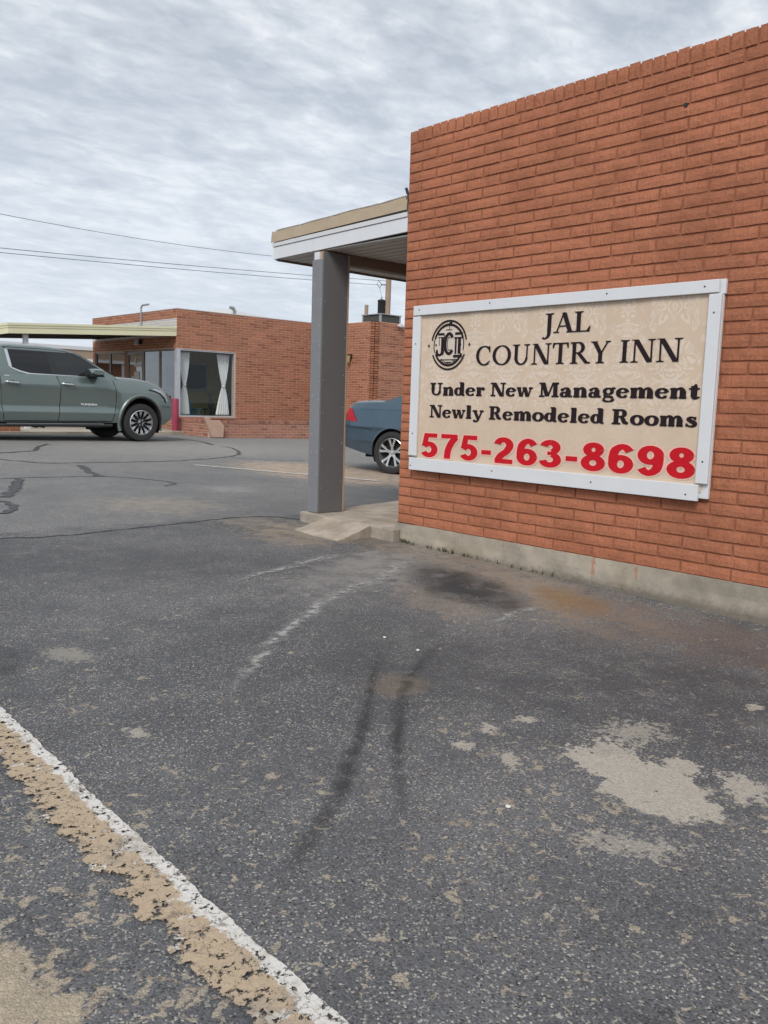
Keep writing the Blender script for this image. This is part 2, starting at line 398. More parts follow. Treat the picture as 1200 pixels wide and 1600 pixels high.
    blob((818, 1118), (832, 1119), (818, 1113), .1, .9, PALE, .8)
    blob((722, 1158), (738, 1160), (722, 1152), .1, .8, PALE, .75)
    blob((792, 1180), (804, 1183), (792, 1168), .1, .9, PALE, .75)
    blob((1173, 1100), (1185, 1100), (1173, 1094), .1, .9, PALE, .8)
    blob((112, 1018), (148, 1020), (110, 1008), .25, .9, (.30, .285, .25), .7)
    blob((222, 1138), (240, 1140), (222, 1130), .2, .9, PALE, .7)
    blob((622, 1065), (668, 1066), (622, 1049), .35, .35, t.mix(sr.outputs[0], (.15, .12, .088), (.22, .18, .135)), .85)
    blob((0, 1035), (38, 1035), (0, 1008), .6, .7, DARK, .6)
    blob((5, 1570), (120, 1590), (20, 1470), .12, 1.0, t.mix(sr.outputs[0], (.36, .30, .21), (.48, .41, .31)), .75)
    blob((250, 788), (340, 790), (250, 778), .7, 1.2, (.36, .31, .25), .55)
    blob((455, 832), (520, 838), (455, 818), .5, 1.2, (.33, .265, .195), .7)
    blob((400, 815), (460, 817), (400, 808), .6, 1.2, (.30, .25, .20), .5)
    blob((520, 738), (680, 752), (520, 727), .35, .45, (.47, .36, .265), .85)
    blob((1040, 745), (1300, 752), (1040, 734), .4, .5, (.47, .36, .265), .8)
    blob((360, 764), (400, 765), (360, 760), .6, .9, (.30, .29, .28), .7)
    blob((300, 700), (460, 703), (300, 692), .6, .6, (.33, .32, .30), .5)
    blob((120, 870), (420, 880), (120, 845), .6, .5, (.055, .056, .061), .45)
    blob((640, 1010), (760, 1030), (640, 960), .7, .4, (.060, .060, .064), .45)
    t.col(base)
    t.set(t.b.inputs['Roughness'], t.mr(mid, .3, .7, .78, .95)); t.p(Specular_IOR_Level=.35)
    hgt = t.m('ADD', t.m('MULTIPLY', agg.outputs['Distance'], -1.2), t.m('ADD', t.m('MULTIPLY', fine, 1.0), t.m('MULTIPLY', flake, -.35)))
    t.bump(hgt, .45, .0045)
    return t.mat
def n_rgb(s, v):
    q = s.n('ShaderNodeCombineColor')
    for i in range(3): s.l(v, q.inputs[i])
    return q.outputs[0]
NT.n_rgb = n_rgb
M['asphalt'] = asphalt()
gx = [-250, -60, -25, 0, 4.55, 10, 20, 40, 250]; gy = [-250, -25, -8, 0, 4.83, 12, 25, 60, 250]
mb = MB(); mb.add([(x, y, gz(x, y)) for y in gy for x in gx], [(j*9+i, j*9+i+1, (j+1)*9+i+1, (j+1)*9+i) for j in range(8) for i in range(8)])
ground = tag(mb.build('parking_lot', M['asphalt']), 'worn grey asphalt parking lot with scabs, stains and cracks', 'parking lot', kind='structure')

# strips laid on the asphalt: u along, v across, kept as point attributes for the wear masks
def smooth_path(pts, step):
    out = []
    n = len(pts)
    for i in range(n-1):
        p0, p1, p2, p3 = pts[max(i-1, 0)], pts[i], pts[i+1], pts[min(i+2, n-1)]
        k = max(2, int((p2-p1).length/step))
        for j in range(k):
            s = j/k
            out.append(.5*((2*p1) + (p2-p0)*s + (2*p0-5*p1+4*p2-p3)*s*s + (3*p1-p0-3*p2+p3)*s**3))
    out.append(pts[-1]); return out
def strip(name, pts, width, mat, lift=.004, step=.03, jit=.0, wj=0.0, nv=1, parent=None, seed=0, fade=0):
    rnd = random.Random(seed+len(pts)*7); P = smooth_path([Vector((p[0], p[1], 0)) for p in pts], step)
    vs, us, vv = [], [], []; ln = 0; m = len(P)
    for i, p in enumerate(P):
        d = (P[min(i+1, m-1)] - P[max(i-1, 0)]).normalized(); nrm = Vector((-d.y, d.x, 0))
        if i: ln += (P[i]-P[i-1]).length
        w = width(i/(m-1)) if callable(width) else width
        q = p + nrm*(noise.noise(Vector((p.x*6, p.y*6, seed)))*jit)
        wl_, wr_ = w*(1+rnd.uniform(-wj, wj)), w*(1+rnd.uniform(-wj, wj))
        for k in range(nv+1):
            s = -1 + 2*k/nv; o = q + nrm*(s*(wl_ if s < 0 else wr_)*.5)
            vs.append((o.x, o.y, gz(o.x, o.y)+lift)); us.append(ln); e_ = min(1, i/(m*fade), (m-1-i)/(m*fade)) if fade else 1; vv.append(s if not fade else 1-(1-abs(s))*e_)
    mb = MB(); k = nv+1
    mb.add(vs, [(i*k+j, i*k+j+1, (i+1)*k+j+1, (i+1)*k+j) for i in range(m-1) for j in range(nv)])
    o = mb.build(name, mat, parent, fix=False)
    for nm, dat in (('u', us), ('v', vv)):
        a = o.data.attributes.new(nm, 'FLOAT', 'POINT'); a.data.foreach_set('value', dat)
    return o
def stain_mat(name, c, k, ns, lo, hi, dep=1.0):
    t = NT(name); at = t.n('ShaderNodeAttribute', attribute_name='v'); av = t.m('ABSOLUTE', at.outputs['Fac'])
    n = t.noise(ns, 6, .65)
    a = t.m('MULTIPLY', t.m('POWER', t.m('SUBTRACT', 1, av, clamp=True), dep), t.mr(n, lo, hi))
    t.col(c).p(Roughness=.9); t.b.inputs['Alpha'].default_value = 1
    t.set(t.b.inputs['Alpha'], t.m('MULTIPLY', a, k, clamp=True)); t.bump(t.noise(120, 3), .6, .005); return t.mat
M['tyre_mark'] = stain_mat('tyre_mark', (.045, .045, .048), .75, 12, .22, .66, 1.0)
M['drip'] = stain_mat('pale_drip', (.36, .36, .35), 1.15, 22, .34, .66, .9)
M['crack'] = plain('crack_shadow', (.030, .030, .031), .95, .3, 30)
M['sealer'] = plain('crack_sealer', (.055, .056, .060), .7, .3, 20)
def px(l): return [gnd(*p) for p in l]
def z2(l): return [gnd(x/2.5, 660+y/2.5) for x, y in l]
strip('tyre_mark', px([(592, 1012), (584, 1060), (574, 1110), (556, 1170), (528, 1240), (480, 1325), (440, 1395), (415, 1450)]), lambda s: .045+.05*s, M['tyre_mark'], .0035, .03, .01, .2, 4, ground, 1, .30)
strip('tyre_mark', px([(690, 1005), (655, 1040), (632, 1080), (622, 1130), (624, 1190), (626, 1240), (612, 1310)]), lambda s: .075-.02*s, M['tyre_mark'], .0035, .03, .012, .25, 4, ground, 2, .35)
strip('pale_drip', px([(318, 1092), (352, 1080), (390, 1045), (430, 1005), (475, 965), (520, 932), (565, 915), (600, 900), (650, 868)]), lambda s: .06+.14*s, M['drip'], .0042, .03, .03, .3, 4, ground, 3, .15)
strip('pale_drip', px([(362, 912), (400, 899), (440, 890), (475, 880), (540, 866)]), lambda s: .05+.13*s, M['drip'], .0048, .03, .02, .3, 4, ground, 4, .2)
strip('pale_drip', px([(770, 975), (800, 960), (850, 950)]), .09, M['drip'], .0042, .03, .02, .3, 4, ground, 5, .3)
cr = [([(0, 842), (100, 837), (200, 827), (300, 816), (380, 808), (440, 809), (478, 814)], .020, 'crack')]
for l, w in (([(-40, 222), (90, 217), (400, 212), (560, 222), (680, 236), (640, 250)], .035), ([(310, 168), (345, 188), (350, 195), (395, 212)], .09),
             ([(-60, 138), (150, 158), (330, 158), (700, 150), (890, 135), (935, 120), (905, 100), (860, 95)], .05), ([(75, 220), (60, 255), (10, 293)], .10),
             ([(0, 357), (40, 350), (60, 330), (30, 312), (-30, 308)], .07), ([(-60, 122), (60, 117), (135, 110), (150, 95), (185, 85)], .07),
             ([(900, 138), (1050, 148), (1190, 150)], .035), ([(640, 60), (760, 72), (835, 88)], .06)):
    cr.append(([(x/2.5, 660+y/2.5) for x, y in l], w, 'sealer'))
for i, (l, w, mt) in enumerate(cr):
    strip('crack' if mt == 'crack' else 'sealed_crack', px(l), w, M[mt], .0030+.0006*i, .05, .05, .55, 1, ground, 20+i)
# painted lines
def paint_mat(name, worn):
    t = NT(name); av = t.n('ShaderNodeAttribute', attribute_name='v').outputs['Fac']
    P = t.pos(); n = t.noise(22, 7, .68); n2 = t.noise(5, 5, .6); n3 = t.noise(70, 4, .7)
    tan = t.mix(n3, (.33, .255, .17), (.54, .435, .315)); white = t.mix(n3, (.50, .49, .46), (.76, .75, .72))
    if worn:
        wm_ = t.m('ADD', t.m('MULTIPLY', t.mr(av, -.25, -.75), .36), t.m('ADD', t.m('MULTIPLY', n, 1.15), t.m('MULTIPLY', n2, .5)))
        base = t.mix(t.mr(wm_, .93, 1.0), tan, white)
        base = t.mix(t.mr(t.noise(4, 6, .7), .52, .66, 0, .85), base, t.mix(n3, (.22, .18, .14), (.40, .35, .28)))
        wbp = t.n('ShaderNodeVectorMath', operation='MULTIPLY_ADD'); t.l(t.noise(25, 4, .7, col=True), wbp.inputs[0]); wbp.inputs[1].default_value = (.08, .08, 0); t.l(P, wbp.inputs[2])
        ck = t.vor(22, 'DISTANCE_TO_EDGE', wbp.outputs[0])
        base = t.mix(t.m('MULTIPLY', t.m('MULTIPLY', t.mr(ck, .05, .01), t.mr(n, .40, .55)), .7), base, (.15, .12, .095))
        base = t.mix(t.mr(n3, .66, .74, 0, .8), base, (.12, .115, .11))
        a = t.m('ADD', t.mr(av, 1.0, -.1, 0, 1, False), t.m('MULTIPLY', t.m('SUBTRACT', t.noise(15, 7, .72), .5), 3.6))
        a2 = t.m('ADD', t.mr(av, -1.0, -.86), t.m('MULTIPLY', t.m('SUBTRACT', n, .5), 2.2))
        al = t.m('MULTIPLY', t.mr(a, .20, .26), t.mr(a2, .32, .40))
        al = t.m('MULTIPLY', al, t.mr(t.noise(45, 5, .7), .39, .45))
    else:
        base = t.mix(n, (.55, .54, .52), (.74, .73, .70)); al = t.m('MULTIPLY', t.mr(n, .34, .50), t.mr(t.m('ABSOLUTE', av), 1, .8))
    t.col(base).p(Roughness=.85); t.set(t.b.inputs['Alpha'], al); t.bump(t.m('ADD', n3, n), .6, .006); return t.mat
M['line_worn'] = paint_mat('worn_line_paint', True); M['line'] = paint_mat('white_line_paint', False)
strip('painted_line', [(.862, .2), (.862, 1.2), (.866, 2.0), (.884, 2.8), (.89, 4.2)], .16, M['line_worn'], .0085, .02, .006, .04, 6, ground, 60)
A, B = gnd(304, 727), gnd(476, 742); D = (B-A)
strip('painted_line', [A, A+D*.5, A+D, A+D*1.6], .095, M['line'], .0085, .05, 0, .05, 2, ground, 61)
# ------------------------------------------------------------------ sign building
WX, WY = 4.552, 4.84            # face of the sign wall, far corner
ZB, CRS, BL = .142, .0704, .300
near = tag(empty('motel_building', (WX, WY, 0)), 'near terracotta painted brick building carrying the white framed banner', 'building')
def rel(o, par):               # parent while keeping the world place (everything built in world coordinates)
    o.parent = par; o.matrix_parent_inverse = par.matrix_basis.inverted(); return o
core = rel(box('sign_wall', (WX+.0055, WX+.20, -7, WY-.0055, ZB-.01, ZB+40*CRS+.084), M['mortar']), near)
rel(box('end_wall', (WX+.2, 13.5, WY-.21, WY-.006, ZB-.01, ZB+40*CRS+.070), M['mortar']), near)
rel(box('roof', (WX+.2, 13.5, -7, WY-.21, 2.6, 2.7), M['roof_grey']), near)
fo = MB()
prof = []
def fnd(u, v):                  # foundation face, slightly uneven
    y = -7 + u*(WY+.004+7); z = -.35 + v*(ZB+.35)
    return (WX-.016 + .006*noise.noise(Vector((y*3, z*9, 0))) + .003*noise.noise(Vector((y*14, z*14, 5))), y, z)
fo.grid(300, 6, fnd)
fo.grid(300, 1, lambda u, v: (WX-.016+.006*noise.noise(Vector(((-7+u*(WY+.004+7))*3, ZB*9, 0))) + .003*noise.noise(Vector(((-7+u*(WY+.004+7))*14, ZB*14, 5))) + v*.06, -7+u*(WY+.004+7), ZB))
fo.box(WX-.008, 13.5, WY-.2, WY+.004, -.35, ZB)
rel(fo.build('foundation', M['conc_base'], smooth=False), near)
# one brick: 7 x 3 face with ragged arrises, back rim sunk in the joint; local x = out of the wall, y along, z up, origin at its corner
def brick_mesh(L, Hh, seed, d=.0032):
    rnd = random.Random(seed); mb = MB(); nx, nz = 7, 2
    def f(u, v):
        eu = min(u, 1-u); ev = min(v, 1-v); edge = (eu == 0) or (ev == 0)
        ins = .0022
        y = ins + u*(L-2*ins) + (rnd.uniform(-.0014, .0014)); z = ins + v*(Hh-2*ins) + rnd.uniform(-.0012, .0012)
        x = -d + rnd.uniform(-.0007, .0007) + (.0016+rnd.uniform(0, .0016) if edge else 0) + (.002 if (eu == 0 and ev == 0) else 0)
        return (x, y, z)
    mb.grid(nx, nz, f); W1 = nx+1
    rim = [i for i in range(W1)] + [W1*j+nx for j in range(1, nz+1)] + [W1*nz+i for i in range(nx-1, -1, -1)] + [W1*j for j in range(nz-1, 0, -1)]
    n0 = len(mb.v); back = []
    for i in rim:
        x, y, z = mb.v[i]; y = max(0, min(L, y + (.002 if y > L/2 else -.002))); back.append((.004, y, z + (.0016 if z > Hh/2 else -.0016)))
    mb.v += back; k = len(rim)
    for i in range(k): mb.f.append((rim[i], n0+i, n0+(i+1) % k, rim[(i+1) % k]))
    return mb
JT = .0095
def rows():
    out = []
    for r in range(40):
        z0 = ZB + r*CRS + .0045
        y = WY; first = (BL*.5 if r % 2 else BL) - .012
        w = first; i = 0
        while y > -6.5:
            out.append((y-w, w-JT, z0, CRS-JT+.001, 'S' if w > .2 else 'H')); y -= w; w = BL; i += 1
    y = WY; z0 = ZB+40*CRS+.004; k = 0
    while y > -6.5:                                           # top course of bricks on edge
        w = .0765; out.append((y-w, w-.008, z0, .0905, 'R')); y -= w; k += 1
    return out
sh = {}
for kind, L, Hh in (('S', BL-JT, CRS-JT+.001), ('H', BL*.5-.012-JT, CRS-JT+.001), ('C', BL-.012-JT, CRS-JT+.001), ('R', .0685, .0905)):
    for k in range(7 if kind == 'S' else 4):
        mb = brick_mesh(L, Hh, 100*ord(kind)+k); o = mb.build('brick', M['brick']); o.data.name = 'brick_'+kind+str(k); sh[kind, k] = (o.data, mb); bpy.data.objects.remove(o)
def area(y, w, z, h):
    c = Vector((WX, y+w/2, z+h/2)) - CP; zc = c.dot(FW)
    if zc < .3: return 0
    u_, v_ = c.dot(RT)/zc*FPX+600, 800-c.dot(UP)/zc*FPX
    if not (-30 < u_ < 1230 and -30 < v_ < 1630): return 0
    if 2.36 < y+w/2 < 4.62 and .66 < z+h/2 < 1.70: return 0   # behind the banner
    return w*h/zc**3*1e6
allb = sorted(rows(), key=lambda b: -area(*b[:4]))
rest = MB(); rb = random.Random(3)
for i, (y, w, z, h, kd) in enumerate(allb):
    kind = kd
    if kd == 'S' and w < BL-JT-.006: kind = 'C'
    k = rb.randrange(7 if kind == 'S' else 4); jx = rb.uniform(-.0014, .0014); jz = rb.uniform(-.0010, .0010)
    if kd == 'R': jz += rb.uniform(-.004, .002)
    if y > 4.6 and kd == 'R' and y > WY-.1: jz -= .004
    if i < 300:
        rel(inst(sh[kind, k][0], 'brick', (WX+jx, y, z+jz), None, (rb.uniform(-.005, .005), 0, 0)), core)
    else:
        src = sh[kind, k][1]
        rest.add([(p[0]+WX+jx, p[1]+y, p[2]+z+jz) for p in src.v], src.f)
# the end wall round the corner: the same bricks turned
src = sh['S', 0][1]
for r in range(41):
    x = WX + (0 if r % 2 else -BL*.5) + (0.145 if r % 2 else .295)
    while x < 13:
        z = ZB + r*CRS + .0045
        rest.add([(p[1]+x, WY-.0005-p[0]-.006, p[2]+z) for p in src.v], src.f); x += BL
tag(rel(rest.build('brick_courses', M['brick_rest'], fix=False), core), kind='stuff')
rel(tag(MB().tube([(4.545, 2.62, 2.745), (4.56, 2.62, 2.745)], .012, 8).build('bolt_hole', M['black'])), near)

# ------------------------------------------------------------------ walkway and ramp
wk = MB()
poly = [(4.455, 4.78), (4.46, 5.03), (4.47, 5.60), (4.49, 6.02), (5.08, 6.06), (5.9, 6.24), (13.0, 6.3), (13.0, WY+.006), (4.535, WY+.006), (4.535, 4.78)]
wk.prism(poly, lambda u, v, d: (u, v, -.25+d), .346)
walk = tag(wk.build('walkway', M['conc'], bevel=.008), 'raised concrete walkway under the porch canopy', 'walkway', kind='structure')
def rampf(u, v):
    y = 5.04 + v*.57; a = 4.452; b = 4.09 + .02*v + .05*abs(v-.5)
    x = a + (b-a)*u; z = .0965*(1-u)**1.1 + (gz(x, y)+.006)*u
    return (x - .05*u*max(0, .3-v), y - (.035*math.sin(u*2.2) if v < .5 else 0)*(1-2*v) + .012*noise.noise(Vector((x*9, v*4, 0))), z + .003*noise.noise(Vector((x*12, y*12, 3))))
rp = MB(); rp.grid(14, 14, rampf)
n0 = len(rp.v); rp.v += [(p[0], p[1], p[2]-.10) for p in rp.v[:n0]]
bnd = [i for i in range(15)] + [15*j+14 for j in range(1, 15)] + [210+i for i in range(13, -1, -1)] + [15*j for j in range(13, 0, -1)]
for i in range(len(bnd)): rp.f.append((bnd[i], bnd[i]+n0, bnd[(i+1) % len(bnd)]+n0, bnd[(i+1) % len(bnd)]))
rp.build('ramp', M['conc'], walk)

# ------------------------------------------------------------------ porch column
cX0, cX1, cY0, cY1, cT = 4.530, 4.815, 5.82, 5.967, 2.30
colm = tag(empty('porch_column', (4.66, 5.88, .096)), 'square grey painted column carrying the porch canopy', 'column')
zb_ = .0965
rel(box('core', (cX0+.014, cX1-.014, cY0+.014, cY1-.014, zb_, cT), M['ply_edge']), colm)
rel(box('panel', (cX0, cX0+.014, cY0+.006, cY1-.003, zb_+.004, 2.235), M['grey_panel'], bevel=.002), colm)
rel(box('panel', (cX0+.008, cX1-.012, cY0, cY0+.014, zb_+.003, cT-.002), M['grey_panel_shaded'], bevel=.002), colm)
rel(box('panel', (cX0+.014, cX1, cY1-.014, cY1, zb_+.003, cT-.002), M['grey_panel']), colm)
rel(box('panel', (cX1-.014, cX1-.002, cY0+.016, cY1-.014, zb_+.003, cT-.002), M['grey_panel']), colm)
rel(box('corner_trim', (cX1-.011, cX1+.004, cY0-.003, cY0+.015, zb_+.002, cT-.003), M['ply_edge'], bevel=.002), colm)
rel(box('blocking', (cX0+.001, cX0+.0135, cY0+.05, cY1-.03, 2.236, cT-.003), M['white_board']), colm)
nl = MB(); rn = random.Random(5)
nail = MB().lathe([(0, -.002), (.0030, -.0015), (.0036, 0)], 8, 'X').build('nail', M['nail']); nm_ = nail.data; bpy.data.objects.remove(nail)
nail2 = MB().lathe([(0, -.002), (.0030, -.0015), (.0036, 0)], 8, 'Y').build('nail', M['nail']); nm2_ = nail2.data; bpy.data.objects.remove(nail2)
for i in range(13):
    z = .16 + i*.158 + rn.uniform(-.03, .03)
    for y in (cY0+.024, cY1-.035):
        if rn.random() < .8: rel(inst(nm_, 'nail', (cX0-.0002, y+rn.uniform(-.006, .006), z+rn.uniform(-.03, .03)), None), colm)
    if i % 2: rel(inst(nm2_, 'nail', (cX0+.03+rn.uniform(-.005, .005), cY0-.0002, z), None), colm); rel(inst(nm2_, 'nail', (cX1-.035, cY0-.0002, z+.05), None), colm)

# ------------------------------------------------------------------ porch canopy
can = tag(empty('porch_canopy', (4.5, 6.5, 2.29)), 'low porch canopy with white fascia and tan metal edge', 'canopy')
F0, Y1c, XE = 4.558, 6.58, 13.0
def sl(y): return (Y1c-y)*.018            # the edge climbs slightly towards the wall
def slopebox(x0, x1, y0, y1, z0, z1):
    mb = MB(); vs = [(x, y, z+sl(y)) for z in (z0, z1) for y in (y0, y1) for x in (x0, x1)]
    return mb.add(vs, [(0, 2, 3, 1), (4, 5, 7, 6), (0, 1, 5, 4), (2, 6, 7, 3), (0, 4, 6, 2), (1, 3, 7, 5)])
rel(slopebox(F0, F0+.022, 6.003, Y1c, 2.307, 2.412).build('fascia_board', M['white_board'], bevel=.002), can)
rel(slopebox(F0, F0+.022, WY+.002, 6.000, 2.307, 2.412).build('fascia_board', M['white_board'], bevel=.002), can)
rel(slopebox(F0-.008, F0+.022, WY+.002, Y1c+.01, 2.415, 2.450).build('fascia_strip', M['white_trim'], bevel=.002), can)
ed = MB()
def edge(u, v):
    y = WY+.002 + u*(Y1c+.022-WY); z = 2.452+sl(y)*1.4 + v*(.098 + (.008*noise.noise(Vector((y*3, 0, 0))) + .005*noise.noise(Vector((y*14, 1, 0))) if v == 1 else 0))
    return (F0-.014+.012*v + .003*noise.noise(Vector((y*8, v*3, 9))), y, z)
ed.grid(70, 3, edge)
rel(ed.build('drip_edge', M['tan_metal']), can)
lip = [(F0-.002, WY+.01+i*.058, 2.555+sl(WY+.01+i*.058)*1.4+.008*noise.noise(Vector(((WY+.01+i*.058)*3, 0, 0)))+.003*noise.noise(Vector((i*.9, 4, 0)))) for i in range(30)]
rel(MB().tube(lip, .006, 6).build('membrane_lip', M['white_trim']), can)
rel(MB().prism([(F0+.003, 2.452), (XE, 2.452), (XE, 2.51), (F0+.003, 2.54)], lambda u, v, d: (u, WY+.01+d, v + (sl(WY+.01+d)*1.2)), Y1c-WY-.012).build('roof', M['roof_grey']), can)
rel(box('end_fascia', (F0+.024, XE, Y1c-.022, Y1c, 2.30, 2.42), M['white_board']), can)
rel(box('end_trim', (F0+.024, XE, Y1c-.030, Y1c-.0235, 2.292, 2.314), M['beam']), can)
x = F0+.026; nb_ = 0
plank = MB().box(0, .086, WY+.02, 5.84, 0, .012).build('soffit_board', M['soffit'], bevel=.003); pk = plank.data; pm1 = plank
plank2 = MB().box(0, .086, 5.95, Y1c-.032, 0, .012).build('soffit_board', M['soffit'], bevel=.003)
first = True
while x < 9.5:
    for s_ in (plank, plank2):
        if first: o = s_
        else:
            o = s_.copy(); COL.objects.link(o)
        o.parent = None; o.matrix_parent_inverse = Matrix(); o.location = (x, 0, 2.312+random.uniform(-.0012, .0012)); 
    first = False; x += .106
for o in [o for o in COL.objects if o.name.startswith('soffit_board')]: rel(o, can)
rel(box('soffit_backing', (F0+.024, XE, WY+.012, Y1c-.032, 2.335, 2.343), M['black']), can)
rel(box('beam', (F0+.03, XE, 5.845, 5.945, 2.225, 2.327), M['beam'], bevel=.004), can)
rel(MB().tube([(4.556, 4.865, 2.655), (4.565, 4.852, 2.61), (4.562, 4.850, 2.57)], .012, 6).build('flashing_scrap', M['screw']), can)
# ------------------------------------------------------------------ banner sign on the wall
sgn = tag(empty('banner_sign', (WX, 3.49, .565)), 'cream motel banner in a white board frame on the brick wall', 'sign')
bk = WX-.008
for nm, b in (('backing_board', (bk-.020, bk, 2.292, 4.668, 1.70, 1.779)), ('backing_board', (bk-.020, bk, 2.300, 2.392, .584, 1.698)),
              ('backing_board', (bk-.020, bk, 2.394, 4.668, .575, .66)), ('backing_board', (bk-.020, bk, 4.60, 4.674, .662, 1.698))):
    rel(box(nm, b, M['white_board'], bevel=.002), sgn)
XB = bk-.0225
def wrk(y, z):                  # slack folds of the vinyl
    return .0016*math.sin(y*9+z*3.5+.6*math.sin(z*5)) + .0012*math.sin(y*23-z*8) + .0022*noise.noise(Vector((y*4, z*2.2, 0))) + .004*max(0, .72-z)*math.sin(y*14)*4*.25
def banner_mat():
    t = NT('banner_vinyl'); P = t.pos(); sp = t.n('ShaderNodeSeparateXYZ'); t.l(P, sp.inputs[0])
    u = t.m('PINGPONG', t.m('SUBTRACT', sp.outputs[1], 3.48), .30); v = t.m('PINGPONG', t.m('ADD', sp.outputs[2], .03), .42)
    cv = t.n('ShaderNodeCombineXYZ'); t.l(u, cv.inputs[0]); t.l(v, cv.inputs[1])
    n = t.noise(5.2, 1.5, .4, v=cv.outputs[0], dist=2.6)
    w = t.m('ABSOLUTE', t.m('SUBTRACT', t.m('FRACT', t.m('MULTIPLY', n, 9)), .5))
    fig = t.m('MULTIPLY', t.mr(w, .22, .30), t.mr(t.noise(7, 2, v=cv.outputs[0], dist=1), .40, .50))
    up_ = t.mr(sp.outputs[2], .85, 1.2, .25, 1)
    base = t.mix(t.m('MULTIPLY', fig, t.m('MULTIPLY', up_, .5)), (.64, .505, .385), (.80, .72, .64))
    base = t.mix(t.mr(t.noise(2, 3), .4, .7, 0, .25), base, (.72, .60, .485))
    t.col(base).p(Roughness=.5, Specular_IOR_Level=.3); t.bump(t.noise(420, 2), .05, .001); return t.mat
M['banner'] = banner_mat()
def ink(name, c):
    return plain(name, c, .75, .05, Specular_IOR_Level=.15)
M['ink_black'] = ink('black_print', (.022, .014, .018)); M['ink_red'] = ink('red_print', (.56, .012, .022)); M['ink_pink'] = ink('pale_pink_print', (.80, .50, .42)); M['ink_pale'] = ink('pale_print', (.66, .57, .49))
ban = MB().grid(140, 70, lambda u, v: (XB + wrk(4.62-u*2.28, .62+v*1.12), 4.62-u*2.28, .62+v*1.12)).build('banner', M['banner'], None, smooth=2)
rel(ban, sgn)
# ---- letter engine: pieces are polygons in glyph units, each set a hair above the one before
class G:
    def __init__(s): s.p = []
    def poly(s, *pts): s.p.append(list(pts)); return s
    def rect(s, x0, x1, y0, y1): return s.poly((x0, y0), (x1, y0), (x1, y1), (x0, y1))
    def V(s, x, y0, y1, w): return s.rect(x-w/2, x+w/2, y0, y1)
    def D(s, a, b, w): return s.poly((a[0]-w/2, a[1]), (a[0]+w/2, a[1]), (b[0]+w/2, b[1]), (b[0]-w/2, b[1]))
    def rib(s, pts, ws):
        P = [Vector(p) for p in pts]; n = len(P); L, Rr = [], []
        for i, p in enumerate(P):
            d = (P[min(i+1, n-1)]-P[max(i-1, 0)]).normalized(); nn = Vector((-d.y, d.x)); w = ws[i] if isinstance(ws, (list, tuple)) else ws
            L.append(p+nn*w/2); Rr.append(p-nn*w/2)
        for i in range(n-1): s.poly(tuple(L[i]), tuple(Rr[i]), tuple(Rr[i+1]), tuple(L[i+1]))
        return s
    def spl(s, pts, ws, k=6):
        P = [Vector(p) for p in pts]; n = len(P); o, w = [], []
        ws = ws if isinstance(ws, (list, tuple)) else [ws]*n
        for i in range(n-1):
            p0, p1, p2, p3 = P[max(i-1, 0)], P[i], P[i+1], P[min(i+2, n-1)]
            for j in range(k):
                q = j/k; o.append(.5*((2*p1)+(p2-p0)*q+(2*p0-5*p1+4*p2-p3)*q*q+(3*p1-p0-3*p2+p3)*q**3)); w.append(ws[i]+(ws[i+1]-ws[i])*q)
        o.append(P[-1]); w.append(ws[-1]); return s.rib(o, w)
    def arc(s, cx, cy, rx, ry, a0, a1, wh, wv, n=28):
        pts, ws = [], []
        for i in range(n+1):
            a = R(a0+(a1-a0)*i/n); pts.append((cx+rx*math.cos(a), cy+ry*math.sin(a))); c2 = abs(math.cos(a))**1.3; ws.append(wh*c2+wv*(1-c2))
        return s.rib(pts, ws)
    def dot(s, x, y, r, ry=None):
        s.p.append([(x+r*math.cos(2*math.pi*k/16), y+(ry or r)*math.sin(2*math.pi*k/16)) for k in range(16)]); return s
    def ser(s, x, y, h, w=.155, t=.045, up=True):      # bracketed serif
        d = 1 if up else -1
        return s.poly((x-h, y), (x+h, y), (x+h, y+d*t*.7), (x+w*.62, y+d*(t+.03)), (x-w*.62, y+d*(t+.03)), (x-h, y+d*t*.7))
    def pill(s, x0, x1, y, t): s.rect(x0+t/2, x1-t/2, y-t/2, y+t/2); s.dot(x0+t/2, y, t/2); return s.dot(x1-t/2, y, t/2)
